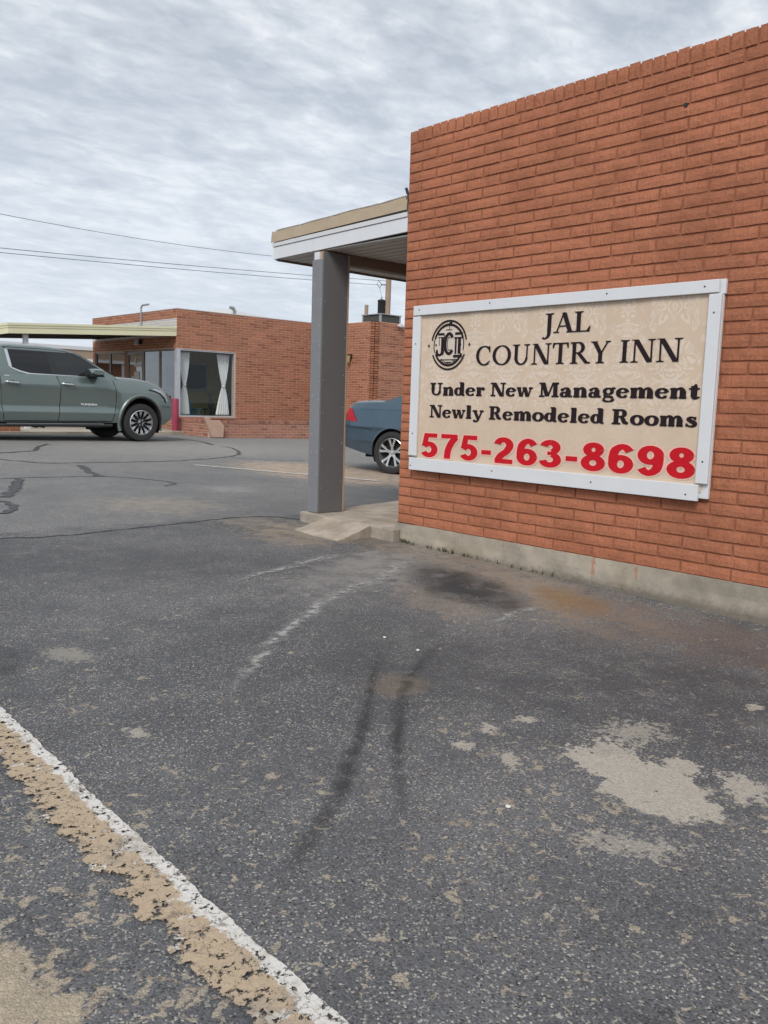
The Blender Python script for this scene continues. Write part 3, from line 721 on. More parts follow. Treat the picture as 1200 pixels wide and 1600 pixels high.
def book(ch):                    # light old-style capitals
    g = G(); T, t = .165, .062
    if ch == 'I': g.V(.2, 0, 1, T).ser(.2, 0, .18).ser(.2, 1, .18, up=False); a = .40
    elif ch == 'L': g.V(.19, 0, 1, T).ser(.19, 0, .17).ser(.19, 1, .18, up=False).rect(.19, .60, 0, t).poly((.47, 0), (.63, 0), (.66, .27), (.62, .27)); a = .68
    elif ch == 'N': g.V(.16, 0, 1, t+.01).V(.80, 0, 1, t+.01).D((.74, 0), (.19, 1), .21).ser(.16, 0, .15, .06).ser(.80, 1, .15, .06, up=False).poly((.02, 1), (.26, 1), (.26, .96), (.02, .97)); a = .94
    elif ch == 'T': g.V(.38, 0, 1, T).ser(.38, 0, .18).rect(.04, .72, 1-t, 1).poly((.03, 1), (.14, 1), (.075, .75), (.02, .75)).poly((.73, 1), (.62, 1), (.685, .75), (.74, .75)); a = .76
    elif ch == 'U': g.V(.2, .36, 1, T).V(.72, .36, 1, t+.01).arc(.46, .36, .26, .335, 180, 360, .11, .08).ser(.2, 1, .18, up=False).ser(.72, 1, .15, .06, up=False); g.arc(.445, .36, .245, .33, 180, 262, T, .08); a = .90
    elif ch == 'C': g.arc(.46, .5, .365, .465, 48, 308, T, .07, 36).poly((.70, .98), (.755, .98), (.77, .66), (.72, .66), (.66, .84)).poly((.66, .12), (.77, .20), (.74, .25), (.66, .18)); a = .82
    elif ch == 'O': g.arc(.49, .5, .385, .465, 0, 360, T, .062, 44); a = .98
    elif ch == 'R': g.V(.19, 0, 1, T).ser(.19, 0, .17).ser(.16, 1, .15, up=False).arc(.36, .735, .20, .235, -90, 90, T, .06, 20).rect(.19, .37, .94, 1).rect(.19, .37, .47, .53).D((.76, 0), (.37, .5), .18).ser(.80, 0, .10, .12); a = .86
    elif ch == 'Y': g.V(.40, 0, .5, T).ser(.40, 0, .18).D((.41, .44), (.13, 1), .185).D((.42, .44), (.70, 1), .07).ser(.13, 1, .14, .1, up=False).ser(.70, 1, .12, .06, up=False); a = .80
    elif ch == 'J': g.V(.27, .08, 1, T).ser(.27, 1, .18, up=False).spl([(.27, .1), (.255, -.10), (.16, -.24), (.03, -.27)], [T, .14, .09, .05]).dot(.04, -.235, .055); a = .44
    elif ch == 'A': g.D((.13, 0), (.40, .99), .062).D((.70, 0), (.42, .99), .19).rect(.2, .6, .30, .36).ser(.12, 0, .13, .06).ser(.70, 0, .17, .18).poly((.34, .9), (.47, .9), (.435, 1.01), (.39, 1.01)); a = .82
    else: a = .32
    return g.p, a
def fat(ch):                     # heavy soft-serif letters
    g = G(); T, t, S = .285, .12, .135
    def stem(x, y0, y1): g.V(x, y0, y1, T)
    def foot(x, h=.2): g.pill(x-h, x+h, S/2, S)
    def head(x, y, l=.19): g.pill(x-l, x+T/2, y-S/2, S)
    if ch == 'n': stem(.21, .05, .6); foot(.21, .19); head(.21, .665); g.spl([(.28, .46), (.40, .605), (.53, .60), (.605, .44)], [.08, .13, .2, T]); stem(.605, .05, .46); foot(.605, .18); a = .82
    elif ch == 'm':
        stem(.21, .05, .6); foot(.21, .18); head(.21, .665)
        for q in (.59, .97): g.spl([(q-.32, .46), (q-.20, .605), (q-.075, .60), (q, .44)], [.08, .13, .2, T]); stem(q, .05, .46); foot(q, .165)
        a = 1.18
    elif ch == 'r': stem(.21, .05, .6); foot(.21, .2); head(.21, .665); g.spl([(.28, .42), (.36, .57), (.46, .59)], [.07, .12, .16]); g.dot(.49, .545, .125, .12); a = .64
    elif ch == 'd': g.arc(.31, .33, .19, .265, 0, 360, .235, .10, 30); stem(.56, .05, .97); g.pill(.56, .76, S/2, S); g.pill(.36, .66, .985, .105); a = .80
    elif ch == 'e': g.arc(.345, .33, .225, .275, 10, 320, .23, .10, 30); g.rect(.2, .56, .325, .40); g.dot(.53, .155, .05); a = .69
    elif ch == 'a': stem(.49, .12, .46); g.pill(.45, .72, .075, .13); g.spl([(.49, .44), (.45, .585), (.32, .615), (.19, .56)], [T, .17, .11, .1]); g.dot(.17, .51, .10, .095); g.arc(.28, .19, .15, .14, 0, 360, .21, .10, 24); a = .74
    elif ch == 'g': g.arc(.34, .43, .19, .185, 0, 360, .20, .10, 26); g.spl([(.22, .27), (.14, .18), (.24, .10), (.46, .08), (.57, -.02)], [.08, .1, .14, .16, .14]); g.arc(.35, -.10, .235, .125, -180, 20, .16, .10, 20); g.spl([(.115, -.08), (.16, .02), (.28, .07)], [.14, .10, .08]); g.spl([(.46, .55), (.56, .64), (.64, .64)], [.08, .1, .12]); g.dot(.65, .615, .06); a = .72
    elif ch == 'o': g.arc(.355, .33, .235, .275, 0, 360, .235, .11, 32); a = .71
    elif ch == 's': g.spl([(.49, .50), (.36, .605), (.22, .56), (.19, .47), (.33, .36), (.46, .27), (.48, .15), (.36, .055), (.20, .08), (.10, .18)], [.10, .10, .15, .2, .23, .23, .2, .14, .10, .10]); g.rect(.45, .53, .44, .64); g.rect(.07, .15, .03, .24); a = .59
    elif ch == 't': stem(.27, .17, .78); g.pill(.03, .52, .61, .11); g.spl([(.27, .2), (.30, .07), (.42, .07), (.52, .14)], [T, .2, .11, .08]); g.poly((.155, .6), (.155, .68), (.30, .90), (.385, .88), (.385, .6)); a = .55
    elif ch == 'l': stem(.23, .05, .97); foot(.23, .2); head(.23, 1.03, .18); a = .46
    elif ch == 'w':
        g.D((.30, 0), (.15, .62), .22); g.D((.34, 0), (.48, .62), .10); g.D((.68, 0), (.52, .62), .22); g.D((.72, 0), (.87, .62), .10)
        for q, h in ((.15, .15), (.50, .14), (.87, .13)): g.pill(q-h, q+h, .61, S)
        a = 1.0
    elif ch == 'y': g.D((.42, .02), (.19, .62), .22); g.spl([(.66, .6), (.48, .1), (.36, -.14), (.20, -.18)], [.11, .12, .13, .12]); g.dot(.17, -.13, .095); g.pill(.02, .36, .61, S); g.pill(.50, .80, .61, S); a = .80
    elif ch == 'U': g.V(.25, .35, .95, .25); g.V(.76, .33, .95, .13); g.arc(.50, .36, .26, .29, 180, 360, .19, .12, 24); g.pill(.03, .47, .94, .12); g.pill(.58, .95, .94, .12); a = .97
    elif ch == 'N': g.V(.19, .05, .95, .12); g.V(.83, .05, .95, .12); g.D((.77, .0), (.25, 1.0), .27); g.pill(.03, .37, .06, .12); g.pill(.02, .30, .94, .12); g.pill(.64, 1.0, .94, .12); a = 1.0
    elif ch == 'M': g.V(.18, .05, .95, .11); g.V(.96, .05, .95, .25); g.D((.50, .06), (.24, 1.0), .25); g.D((.54, .06), (.84, 1.0), .11); g.pill(.02, .36, .06, .12); g.pill(.74, 1.17, .06, .12); g.pill(.02, .33, .94, .12); g.pill(.82, 1.17, .94, .12); a = 1.19
    elif ch == 'R': g.V(.25, .05, .95, .25); g.pill(.03, .49, .06, .12); g.pill(.03, .4, .94, .12); g.arc(.47, .73, .195, .215, -90, 90, .24, .11, 20); g.rect(.3, .48, .88, 1.0); g.rect(.3, .48, .46, .57); g.spl([(.46, .52), (.60, .36), (.68, .16), (.86, .08)], [.12, .22, .24, .14]); a = .95
    else: a = .33
    return g.p, a
def set_line(name, txt, font, yl, zl, yr, zr, cap, mat, track=.0, lift=.0030):
    words, x = [[]], 0
    for ch in txt:
        p, a = font(ch)
        if ch == ' ': words.append([])
        else: words[-1].append((x, p))
        x += a+track
    x -= track
    for pcs in words:                                  # one part for each word
        mb = MB(); k = 0
        for ox, pp in pcs:
            for poly in pp:
                k += 1; q = []
                for (u_, v_) in poly:
                    f = (ox+u_)/x; y = yl+(yr-yl)*f; z = zl+(zr-zl)*f + v_*cap
                    q.append((XB-lift-.000035*(k % 40)+wrk(y, z), y, z))
                mb.add(q, [tuple(range(len(q)))])
        rel(mb.build(name, mat, None, fix=False), ban)
set_line('lettering', 'JAL', book, 3.497, 1.533, 3.132, 1.533, .125, M['ink_black'], .02)
set_line('lettering', 'COUNTRY INN', book, 4.062, 1.336, 2.516, 1.341, .133, M['ink_black'], .035)
set_line('lettering', 'Under New Management', fat, 4.500, 1.124, 2.388, 1.134, .093, M['ink_black'], -.005)
set_line('lettering', 'Newly Remodeled Rooms', fat, 4.497, .965, 2.392, .977, .092, M['ink_black'], -.005)
# ---- telephone number: built-in sans face, thickened, pale outline behind
def text_polys(s, off):
    c = bpy.data.curves.new('t', 'FONT'); c.body = s; c.offset = off; c.resolution_u = 6; c.fill_mode = 'FRONT'
    o = bpy.data.objects.new('t', c); COL.objects.link(o); dg = bpy.context.evaluated_depsgraph_get()
    me = bpy.data.meshes.new_from_object(o.evaluated_get(dg)); v = [tuple(p.co) for p in me.vertices]; f = [tuple(p.vertices) for p in me.polygons]
    bpy.data.objects.remove(o); bpy.data.curves.remove(c); bpy.data.meshes.remove(me); return v, f
def digit(e):
    def f(ch):
        g = G(); w = .212+e; h = e/2
        def rc(a, b, c, d): g.rect(a-h, b+h, c-h, d+h)
        if ch == '5': rc(.13, .57, .83, 1.0); g.poly((.13-h, 1.0+h), (.30+h, 1.0), (.235+h, .47), (.05-h, .47-h)); g.arc(.295, .325, .195, .235, 148, -152, w, w*.9, 30); a = .64
        elif ch == '7': rc(.05, .59, .83, 1.0); g.spl([(.52, .88), (.37, .60), (.285, .33), (.26, -h)], w); a = .63
        elif ch == '2': g.arc(.305, .705, .185, .205, 172, -28, w, w*.9, 24); g.spl([(.475, .63), (.40, .47), (.22, .28), (.13, .10)], [w, w, w, w*.9]); rc(.05, .585, 0, .17); a = .64
        elif ch == '6': g.arc(.32, .315, .185, .225, 0, 360, w, w*.85, 34); g.spl([(.51, .765), (.42, .885), (.30, .90), (.18, .77), (.138, .55), (.136, .32)], [w, w*.92, w*.9, w, w, w]); a = .64
        elif ch == '9': g.arc(.32, .685, .185, .225, 0, 360, w, w*.85, 34); g.spl([(.13, .235), (.22, .115), (.34, .10), (.46, .23), (.502, .45), (.504, .68)], [w, w*.92, w*.9, w, w, w]); a = .64
        elif ch == '3': g.arc(.29, .735, .17, .175, 168, -75, w, w*.9, 24); g.arc(.295, .285, .195, .195, 78, -168, w, w*.9, 26); rc(.22, .36, .455, .58); a = .64
        elif ch == '8': g.arc(.32, .745, .155, .165, 0, 360, w, w*.85, 30); g.arc(.32, .285, .195, .195, 0, 360, w, w*.9, 32); a = .64
        else: rc(.05, .35, .29, .46); a = .40
        return g.p, a
    return f
set_line('lettering_outline', '575-263-8698', digit(.105), 4.572, .672, 2.377, .686, .176, M['ink_pink'], .025, .0018)
set_line('lettering', '575-263-8698', digit(0), 4.572, .672, 2.377, .686, .176, M['ink_red'], .025, .0036)
# ---- round emblem
def emblem():
    g = G(); out = []
    def ring(r, w, a0, a1): g.arc(0, 0, r, r, a0, a1, w, w, 40)
    ring(.975, .075, 12, 168); ring(.82, .10, 20, 160); ring(.83, .05, -14, 20); ring(.83, .05, 160, 200)
    ring(.80, .09, 205, 335); ring(.965, .075, 203, 337)
    for x in (-1.13, 1.13): g.dot(x, .0, .05, .06)
    for x in (-.72, .66): g.dot(x, .02, .045, .055)
    # J
    g.rect(-.62, -.26, .40, .50); g.rect(-.62, -.30, .30, .34); g.V(-.36, -.22, .34, .16); g.V(-.535, -.02, .3, .035); g.arc(-.52, -.22, .16, .17, 190, 360, .15, .10, 16); g.dot(-.66, -.22, .06); g.spl([(-.25, .42), (-.25, -.15), (-.32, -.40)], .045)
    # C
    g.arc(.02, .06, .23, .40, 38, 322, .17, .12, 30); g.arc(.02, .06, .09, .27, 60, 300, .03, .03, 20)
    # I
    g.rect(.34, .76, .40, .50); g.rect(.30, .78, .25, .31); g.V(.40, -.35, .27, .09); g.V(.60, -.35, .27, .16); g.rect(.28, .76, -.50, -.39)
    g.rect(-.55, .62, -.60, -.565); g.rect(-.14, .20, -.72, -.675)
    # small tree on its line
    g.rect(-.18, .18, .60, .63); g.V(.02, .62, .84, .03); g.dot(.06, .86, .075, .055); g.dot(-.06, .84, .06, .025); g.dot(.11, .90, .05, .035)
    mb = MB(); mid_ = MB(); wrd = MB(); k = 0; cy_, cz_, r = 4.327, 1.483, .176
    for poly in g.p:
        k += 1; q = []
        for u_, v_ in poly:
            y = cy_ - u_*r; z = cz_ + v_*r; q.append((XB-.0034-.00003*(k % 40)+wrk(y, z), y, z))
        c0 = (sum(p[0] for p in poly)/len(poly), sum(p[1] for p in poly)/len(poly)); (mb if c0[0]**2+c0[1]**2 > .52 and abs(c0[1]) > -1 and not (abs(c0[1]) < .6 and abs(c0[0]) < .75) else mid_).add(q, [tuple(range(len(q)))])
    for i, ch in enumerate('COUNTRY INN'):
        if ch == ' ': continue
        v, f = text_polys(ch, .02); a = R(-90-40+80*i/10); cxm = (min(p[0] for p in v)+max(p[0] for p in v))/2; q = []
        for p in v:
            rr = -.66+(p[1])*.14*1.0; u_ = math.cos(a)*.66 + ((p[0]-cxm)*.13)*math.cos(a+math.pi/2) - (p[1]*.14)*math.cos(a); v_ = math.sin(a)*.66*.92 - .16 + ((p[0]-cxm)*.13)*math.sin(a+math.pi/2) - (p[1]*.14)*math.sin(a)
            y = cy_ - u_*r; z = cz_ + v_*r; q.append((XB-.0050+wrk(y, z), y, z))
        wrd.add(q, f)
    disc = MB(); q = [(XB-.0022+wrk(cy_+.150*math.cos(a), cz_+.150*math.sin(a)), cy_+.150*math.cos(a), cz_+.150*math.sin(a)) for a in [2*math.pi*i/40 for i in range(40)]]
    disc.add(q, [tuple(range(40))]); rel(disc.build('emblem_ground', M['ink_pale'], fix=False), ban)
    rel(mb.build('emblem_ring', M['ink_black'], fix=False), ban); rel(mid_.build('emblem_letters', M['ink_black'], fix=False), ban); rel(wrd.build('emblem_motto', M['ink_black'], fix=False), ban)
emblem()
# ---- face boards and their screws
fb = XB-.004
boards = [('top', (fb-.019, fb, 2.318, 4.682, 1.706, 1.776), -.0), ('left', (fb-.019, fb, 4.606, 4.684, .675, 1.698), 0),
          ('bottom', (fb-.021, fb, 2.350, 4.674, .568, .660), 0), ('right', (fb-.017, fb, 2.300, 2.372, .668, 1.700), 0)]
scrw = MB().lathe([(0, -.0015), (.005, -.0012), (.006, .001)], 10, 'X').build('screw', M['screw']); sm_ = scrw.data; bpy.data.objects.remove(scrw)
for nm, b, _ in boards:
    o = rel(box('frame_board', b, M['white_board'], bevel=.003), sgn)
    pts = {'top': [(2.40, 1.742), (3.02, 1.748), (3.94, 1.752), (4.62, 1.745)], 'bottom': [(2.42, .60), (3.05, .614), (3.85, .62), (4.655, .60)],
           'left': [(4.645, 1.5), (4.648, .84)], 'right': [(2.337, 1.60), (2.336, .79)]}[nm]
    for y, z in pts: rel(inst(sm_, 'screw', (b[0]-.0003, y, z), None), o)
# ------------------------------------------------------------------ brickwork of the far buildings: real bricks, joined per wall
def cut(a, b, ops):
    seg = [(a, b)]
    for o0, o1 in ops:
        seg = [s for p, q in seg for s in ((p, min(q, o0)), (max(p, o1), q)) if s[1]-s[0] > .02]
    return seg
def brickwork(par, nm, fn, L, z0, z1, ops, mat, mort, crs=.0745, bl=.30, thick=.2, jt=.017, seed=1, pro=.007):
    mb = MB(); rnd = random.Random(seed); r = 0; z = z0
    while z < z1-.02:
        h = min(crs, z1-z); zc = z+h/2; oo = [(o[0], o[1]) for o in ops if o[2] < zc < o[3]]
        u = -bl*(.5 if r % 2 else 0)
        while u < L:
            for a, b in cut(max(u, 0), min(u+bl, L), oo):
                a2, b2, c2, d2 = a+jt/2, b-jt/2, z+jt/2, z+h-jt/2; p = pro+rnd.uniform(-.0015, .0015)
                vs = [fn(a2, c2, 0), fn(b2, c2, 0), fn(b2, d2, 0), fn(a2, d2, 0)]; vs += [fn(a2, c2, p), fn(b2, c2, p), fn(b2, d2, p), fn(a2, d2, p)]
                mb.add(vs, [(4, 5, 6, 7), (0, 1, 5, 4), (1, 2, 6, 5), (2, 3, 7, 6), (3, 0, 4, 7)])
            u += bl
        z += crs; r += 1
    us = sorted({0, L, *[o[0] for o in ops], *[o[1] for o in ops]}); zs = sorted({z0, z1, *[min(max(o[2], z0), z1) for o in ops], *[min(max(o[3], z0), z1) for o in ops]})
    us = [u for u in us if 0 <= u <= L]
    wb = MB()
    for i in range(len(us)-1):
        for j in range(len(zs)-1):
            cu, cz = (us[i]+us[i+1])/2, (zs[j]+zs[j+1])/2
            if any(o[0] < cu < o[1] and o[2] < cz < o[3] for o in ops): continue
            vs = [fn(u, z, d) for d in (-thick, 0) for z in (zs[j], zs[j+1]) for u in (us[i], us[i+1])]
            wb.add(vs, [(0, 2, 3, 1), (4, 5, 7, 6), (0, 1, 5, 4), (2, 6, 7, 3), (0, 4, 6, 2), (1, 3, 7, 5)])
    w = rel(wb.build(nm, mort), par)
    tag(rel(mb.build('brick_courses', mat), w), kind='stuff'); return w
# pavement pad in front of the office
pad = MB().prism([(6.0, 20.75), (9.0, 20.72), (11.2, 21.05), (12.4, 21.3), (12.4, 30), (6.0, 30)], lambda u, v, d: (u, v, -.2+d), .335)
tag(pad.build('sidewalk', M['conc_pale'], bevel=.01), 'pale concrete sidewalk in front of the motel office', 'sidewalk', kind='structure')
OX, OY, OX1, OY1, OH = 12.18, 22.28, 17.56, 27.9, 3.53
off = tag(empty('motel_office', (OX, OY, .13)), 'flat roofed brick motel office with big corner window and glass storefront', 'building')
zb0 = .137
fY = lambda u, z, d: (OX+u, OY-d, z)
fX = lambda u, z, d: (OX-d, OY+u, z)
brickwork(off, 'front_wall', fY, OX1-OX, zb0, OH, [(-1, 1.945, .505, 2.42)], M['brick_far'], M['mortar_far'], seed=2)
wops = [(-1, 2.08, .505, 2.42), (2.08, 3.16, 0, 2.42), (3.30, 5.42, .505, 2.42)]
brickwork(off, 'storefront_wall', lambda u, z, d: fX(u+.20, z, d), OY1-OY-.2, zb0, 2.78, [(a-.2, b-.2, c, d) for a, b, c, d in wops], M['brick_far'], M['mortar_far'], seed=3)
brickwork(off, 'whitewashed_band', lambda u, z, d: fX(u+.20, z, d), OY1-OY-.2, 2.782, 3.268, [], M['brick_white'], M['brick_white'], seed=4)
brickwork(off, 'parapet', lambda u, z, d: fX(u+.20, z, d), OY1-OY-.2, 3.27, OH, [], M['brick_far'], M['mortar_far'], seed=5)
for za, zb2, mt in ((zb0, .50, 'brick_far'), (2.425, 2.78, 'brick_far'), (2.782, 3.268, 'brick_white'), (3.27, OH, 'brick_far')):
    cm = MB(); z = za
    while z < zb2-.02:
        cm.box(OX-.007, OX+.01, OY+.002, OY+.196, z+.006, min(z+.0685, zb2)); z += .0745
    rel(tag(cm.build('corner_bricks', M[mt]), kind='stuff'), off)
rel(box('back_wall', (OX+.2, OX1, OY1-.2, OY1, 0, OH), M['mortar_far']), off)
rel(box('roof', (OX+.2, OX1, OY+.2, OY1-.2, 3.25, 3.33), M['roof_grey']), off)
rel(box('coping', (OX-.012, OX1, OY-.012, OY+.21, OH, OH+.018), M['white_trim']), off)
rel(box('coping', (OX-.012, OX+.21, OY+.212, OY1, OH, OH+.018), M['white_trim']), off)
# corner window facing the lot
wn_ = rel(box('window_post', (OX-.004, OX+.115, OY-.004, OY+.115, .52, 2.42), M['alu']), off)
win = rel(MB().box(OX+.117, OX+1.945, OY+.02, OY+.07, .505, .545).box(OX+.117, OX+1.945, OY+.02, OY+.07, 2.385, 2.42).box(OX+1.905, OX+1.945, OY+.02, OY+.07, .547, 2.383).build('window', M['alu']), off)
rel(MB().grid(1, 1, lambda u, v: (OX+.117+u*1.786, OY+.043, .547+v*1.836)).build('pane', M['glass']), win)
sill = rel(box('window_sill', (OX-.05, OX+1.97, OY-.075, OY+.018, .435, .503), M['brick_planter'], bevel=.01), off)
# storefront
def pane_x(y0, y1, nm='window'):
    w = rel(MB().box(OX+.02, OX+.07, y0, y1, .505, .545).box(OX+.02, OX+.07, y0, y1, 2.37, 2.42).box(OX+.02, OX+.07, y0, y0+.04, .547, 2.368).box(OX+.02, OX+.07, y1-.04, y1, .547, 2.368).build(nm, M['alu_dull']), off)
    rel(MB().grid(1, 1, lambda u, v: (OX+.045, y0+.041+u*(y1-y0-.082), .547+v*1.821)).build('pane', M['glass_store']), w)
pane_x(OY+.117, OY+1.05); pane_x(OY+1.052, OY+2.08); pane_x(OY+3.30, OY+4.36); pane_x(OY+4.362, OY+5.42)
dr = rel(MB().box(OX+.02, OX+.08, OY+2.09, OY+2.17, zb0, 2.41).box(OX+.02, OX+.08, OY+3.07, OY+3.15, zb0, 2.41).box(OX+.02, OX+.08, OY+2.172, OY+3.068, 2.30, 2.41).box(OX+.02, OX+.08, OY+2.172, OY+3.068, zb0, .32).build('door', M['alu_dull']), off)
rel(MB().grid(1, 1, lambda u, v: (OX+.048, OY+2.172+u*.896, .322+v*1.976)).build('pane', M['glass_store']), dr)
rel(MB().tube([(OX-.02, OY+2.24, .9), (OX-.03, OY+2.24, 1.35)], .014, 8).build('handle', M['alu']), dr)
for (y, z, w, h) in ((2.62, 2.12, .12, .16), (2.45, 1.97, .42, .07), (2.55, 1.62, .34, .34), (2.78, 1.55, .18, .22)):
    rel(box('notice', (OX+.036, OX+.040, OY+y-w/2, OY+y+w/2, z-h/2, z+h/2), M['paper']), dr)
# room seen through the glass
rel(box('room_floor', (OX+.2, 15.9, OY+.2, 25.8, .06, .14), M['floor_in']), off)
rel(box('room_ceiling', (OX+.2, 15.9, OY+.2, 27.6, 2.75, 2.8), M['greywall']), off)
bw = rel(MB().box(OX+.2, 13.55, 25.6, 25.7, .14, 2.75).box(15.15, 15.9, 25.6, 25.7, .14, 2.75).box(13.55, 15.15, 25.6, 25.7, .14, 1.28).box(13.55, 15.15, 25.6, 25.7, 2.2, 2.75).build('room_wall', M['olive']), off)
rel(box('room_wall', (15.9, 16.0, OY+.2, 25.7, .14, 2.8), M['greywall']), off)
iw = rel(MB().box(13.55, 15.15, 25.58, 25.66, 1.28, 1.34).box(13.55, 15.15, 25.58, 25.66, 2.14, 2.2).box(13.55, 13.61, 25.58, 25.66, 1.342, 2.138).box(15.09, 15.15, 25.58, 25.66, 1.342, 2.138).box(14.30, 14.35, 25.58, 25.66, 1.342, 2.138).build('inner_window', M['alu']), off)
rel(box('pane', (13.61, 15.09, 25.62, 25.64, 1.34, 2.14), M['black']), iw)
def curtain(x0, x1, ztie, label):
    def f(u, v):
        z = .56 + v*1.80; k = abs(z-ztie)/(2.36-ztie if z > ztie else ztie-.56); s = .16 + .84*min(1, k)**.75
        c = (x0+x1)/2 + (.03*(1-k)); x = c + (u-.5)*(x1-x0)*s
        return (x, OY+.24 + .028*s**.5*math.sin(u*34+z*1.5), z)
    o = MB().grid(70, 36, f).build('curtain', M['curtain'], None, smooth=2)
    sol = o.modifiers.new('cloth', 'SOLIDIFY'); sol.thickness = .003
    tag(o, label, 'curtain', 'tied curtains in the office window')
    t = MB().lathe([(.055, ztie-.02), (.06, ztie), (.055, ztie+.02)], 16, 'Z', ((x0+x1)/2+.03, OY+.24, 0)).build('tie_band', M['curtain'], o)
curtain(OX+.15, OX+.55, 1.42, 'white tied curtain beside the corner post of the office window')
curtain(OX+1.43, OX+1.88, 1.42, 'white tied curtain at the brick side of the office window')
def chair(x, y, rz, label):
    t = tag(empty('patio_chair', (x, y, .14), rz), label, 'chair', 'teal chairs in the office')
    for i in range(5):
        a = (i-2)*.115; MB().box(-.05, .05, -.01, .01, 0, .58-.05*abs(i-2)**1.4, Matrix.Translation((a, .24, .36)) @ Matrix.Rotation(-.28, 4, 'X') @ Matrix.Rotation(a*.5, 4, 'Y')).build('back_slat', M['teal'], t)
    for i in range(5): box('seat_slat', (-.26, .26, -.26+i*.105, -.165+i*.105, .36+(.02-i*.012), .38+(.02-i*.012)), M['teal'], t)
    for sx in (-1, 1):
        box('armrest', (sx*.33-.06, sx*.33+.06, -.34, .30, .575, .60), M['teal'], t)
        box('leg', (sx*.30-.03, sx*.30+.03, -.30, -.22, 0, .573), M['teal'], t); box('leg', (sx*.30-.03, sx*.30+.03, .2, .28, 0, .573), M['teal'], t)
chair(13.28, 23.7, R(-10), 'teal slatted chair left of the dark table behind the glass')
chair(14.75, 24.0, R(-50), 'teal chair half hidden by the curtain right of the table')
tb = tag(empty('side_table', (14.05, 23.6, .14)), 'small dark table behind the office window', 'table')
box('table_top', (-.36, .36, -.25, .25, .57, .60), M['black'], tb, .01)
for sx in (-1, 1):
    for sy in (-1, 1): box('leg', (sx*.30-.02, sx*.30+.02, sy*.2-.02, sy*.2+.02, 0, .568), M['black'], tb)
vz = tag(empty('flower_vase', (14.05, 23.6, .741)), 'dark vase of pale yellow flowers on the table', 'vase')
MB().lathe([(0, 0), (.05, 0), (.075, .12), (.06, .26), (.035, .36), (.05, .40), (.04, .40), (.02, .36)], 20).build('vase', M['mesh_dark'], vz, smooth=2)
for i in range(16):
    a = i*2.4; r_ = .05+.22*(i/16); hx, hy, hz_ = r_*math.cos(a), r_*math.sin(a), .52+.16*random.random()
    s = MB().tube([(0, 0, .34), (hx*.5, hy*.5, .45), (hx, hy, hz_)], .004, 5).build('stem', M['leaf'], vz)
    fl = MB()
    for k in range(6):
        b = k*math.pi/3; fl.add([(hx, hy, hz_), (hx+.045*math.cos(b-.4), hy+.045*math.sin(b-.4), hz_+.02), (hx+.06*math.cos(b), hy+.06*math.sin(b), hz_+.015), (hx+.045*math.cos(b+.4), hy+.045*math.sin(b+.4), hz_+.02)], [(0, 1, 2, 3)])
    fl.build('blossom', M['petal'], vz)
# conduit mast, lamp and vent on the office
cd_ = tag(MB().tube([(OX-.03, OY+2.1, 2.98), (OX-.03, OY+2.1, 3.66), (OX-.03, OY+2.02, 3.74), (OX-.03, OY+1.62, 3.74)], .028, 10).build('conduit_mast', M['galv'], smooth=True), 'grey conduit mast bent over the office parapet', 'conduit')
fl_ = tag(empty('security_light', (OX-.006, OY+2.34, 3.02)), 'dark security light at the foot of the conduit mast', 'light')
MB().box(-.12, 0, -.05, .05, -.03, .05).build('bracket', M['black'], fl_); MB().lathe([(0, -.12), (.06, -.1), (.07, 0), (.03, .06)], 14, 'X', (-.18, .06, .02)).build('head', M['galv'], fl_)
fl2 = tag(empty('floodlight', (OX-.006, OY+2.2, 2.62)), 'black floodlight with white lens on the lintel under the carport', 'light')
MB().box(-.10, 0, -.12, .12, -.02, .10).build('housing', M['black'], fl2); MB().box(-.16, -.10, -.08, .08, -.08, .06, Matrix.Rotation(.3, 4, 'Y')).build('lens', M['white_trim'], fl2)
vp = [(14.85, 23.5, 3.332), (14.85, 23.5, 3.78), (14.80, 23.5, 3.86), (14.68, 23.5, 3.87)]
tag(MB().tube(vp, .055, 12).build('roof_vent', M['galv'], smooth=True), 'bent grey vent pipe on the office roof', 'vent pipe')
mr_ = MB(); rg = []
for i in range(13):
    s = i/12; x = 15.05+s*4.5; h = 3.92-.30*s-.08*s*s; rg.append([(x, 24.0, 3.331), (x, 24.05, h-.05), (x, 24.5, h), (x, 26.6, h), (x, 27.1, h-.05), (x, 27.2, 3.331)])
mr_.loft(rg, True, True)
tag(mr_.build('roof_hump', M['membrane'], smooth=True), 'white membrane covered hump on the office roof', 'roof')
# ------------------------------------------------------------------ carport
cp = tag(empty('carport', (7.6, OY, 2.5)), 'low cream edged carport roof beside the office behind the truck', 'carport')
def cz(x): return 2.735 + (x-7.57)*(3.012-2.735)/(OX-7.57)
CX0, CX1, CY0, CY1 = 7.57, OX-.012, OY-.01, 27.6
def slab(nm, x0, x1, y0, y1, lo, hi, mat):
    vs = [(x, y, cz(x)+d) for d in (lo, hi) for y in (y0, y1) for x in (x0, x1)]
    return rel(MB().add(vs, [(0, 2, 3, 1), (4, 5, 7, 6), (0, 1, 5, 4), (2, 6, 7, 3), (0, 4, 6, 2), (1, 3, 7, 5)]).build(nm, mat), cp)
for k, (lo, hi, pr) in enumerate(((-.245, -.105, 0), (-.102, -.048, .012), (-.045, .012, .026))):
    slab('fascia_strip', CX0-pr, CX1, CY0-pr, CY0+.03, lo, hi, M['cream']); slab('fascia_strip', CX0-pr, CX0+.03, CY0+.032, CY1, lo, hi, M['cream'])
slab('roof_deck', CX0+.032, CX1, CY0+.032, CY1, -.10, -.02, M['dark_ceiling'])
for i in range(14): slab('ceiling_rib', CX0+.04, CX1-.01, CY0+.2+i*.37, CY0+.27+i*.37, -.17, -.102, M['dark_ceiling'])
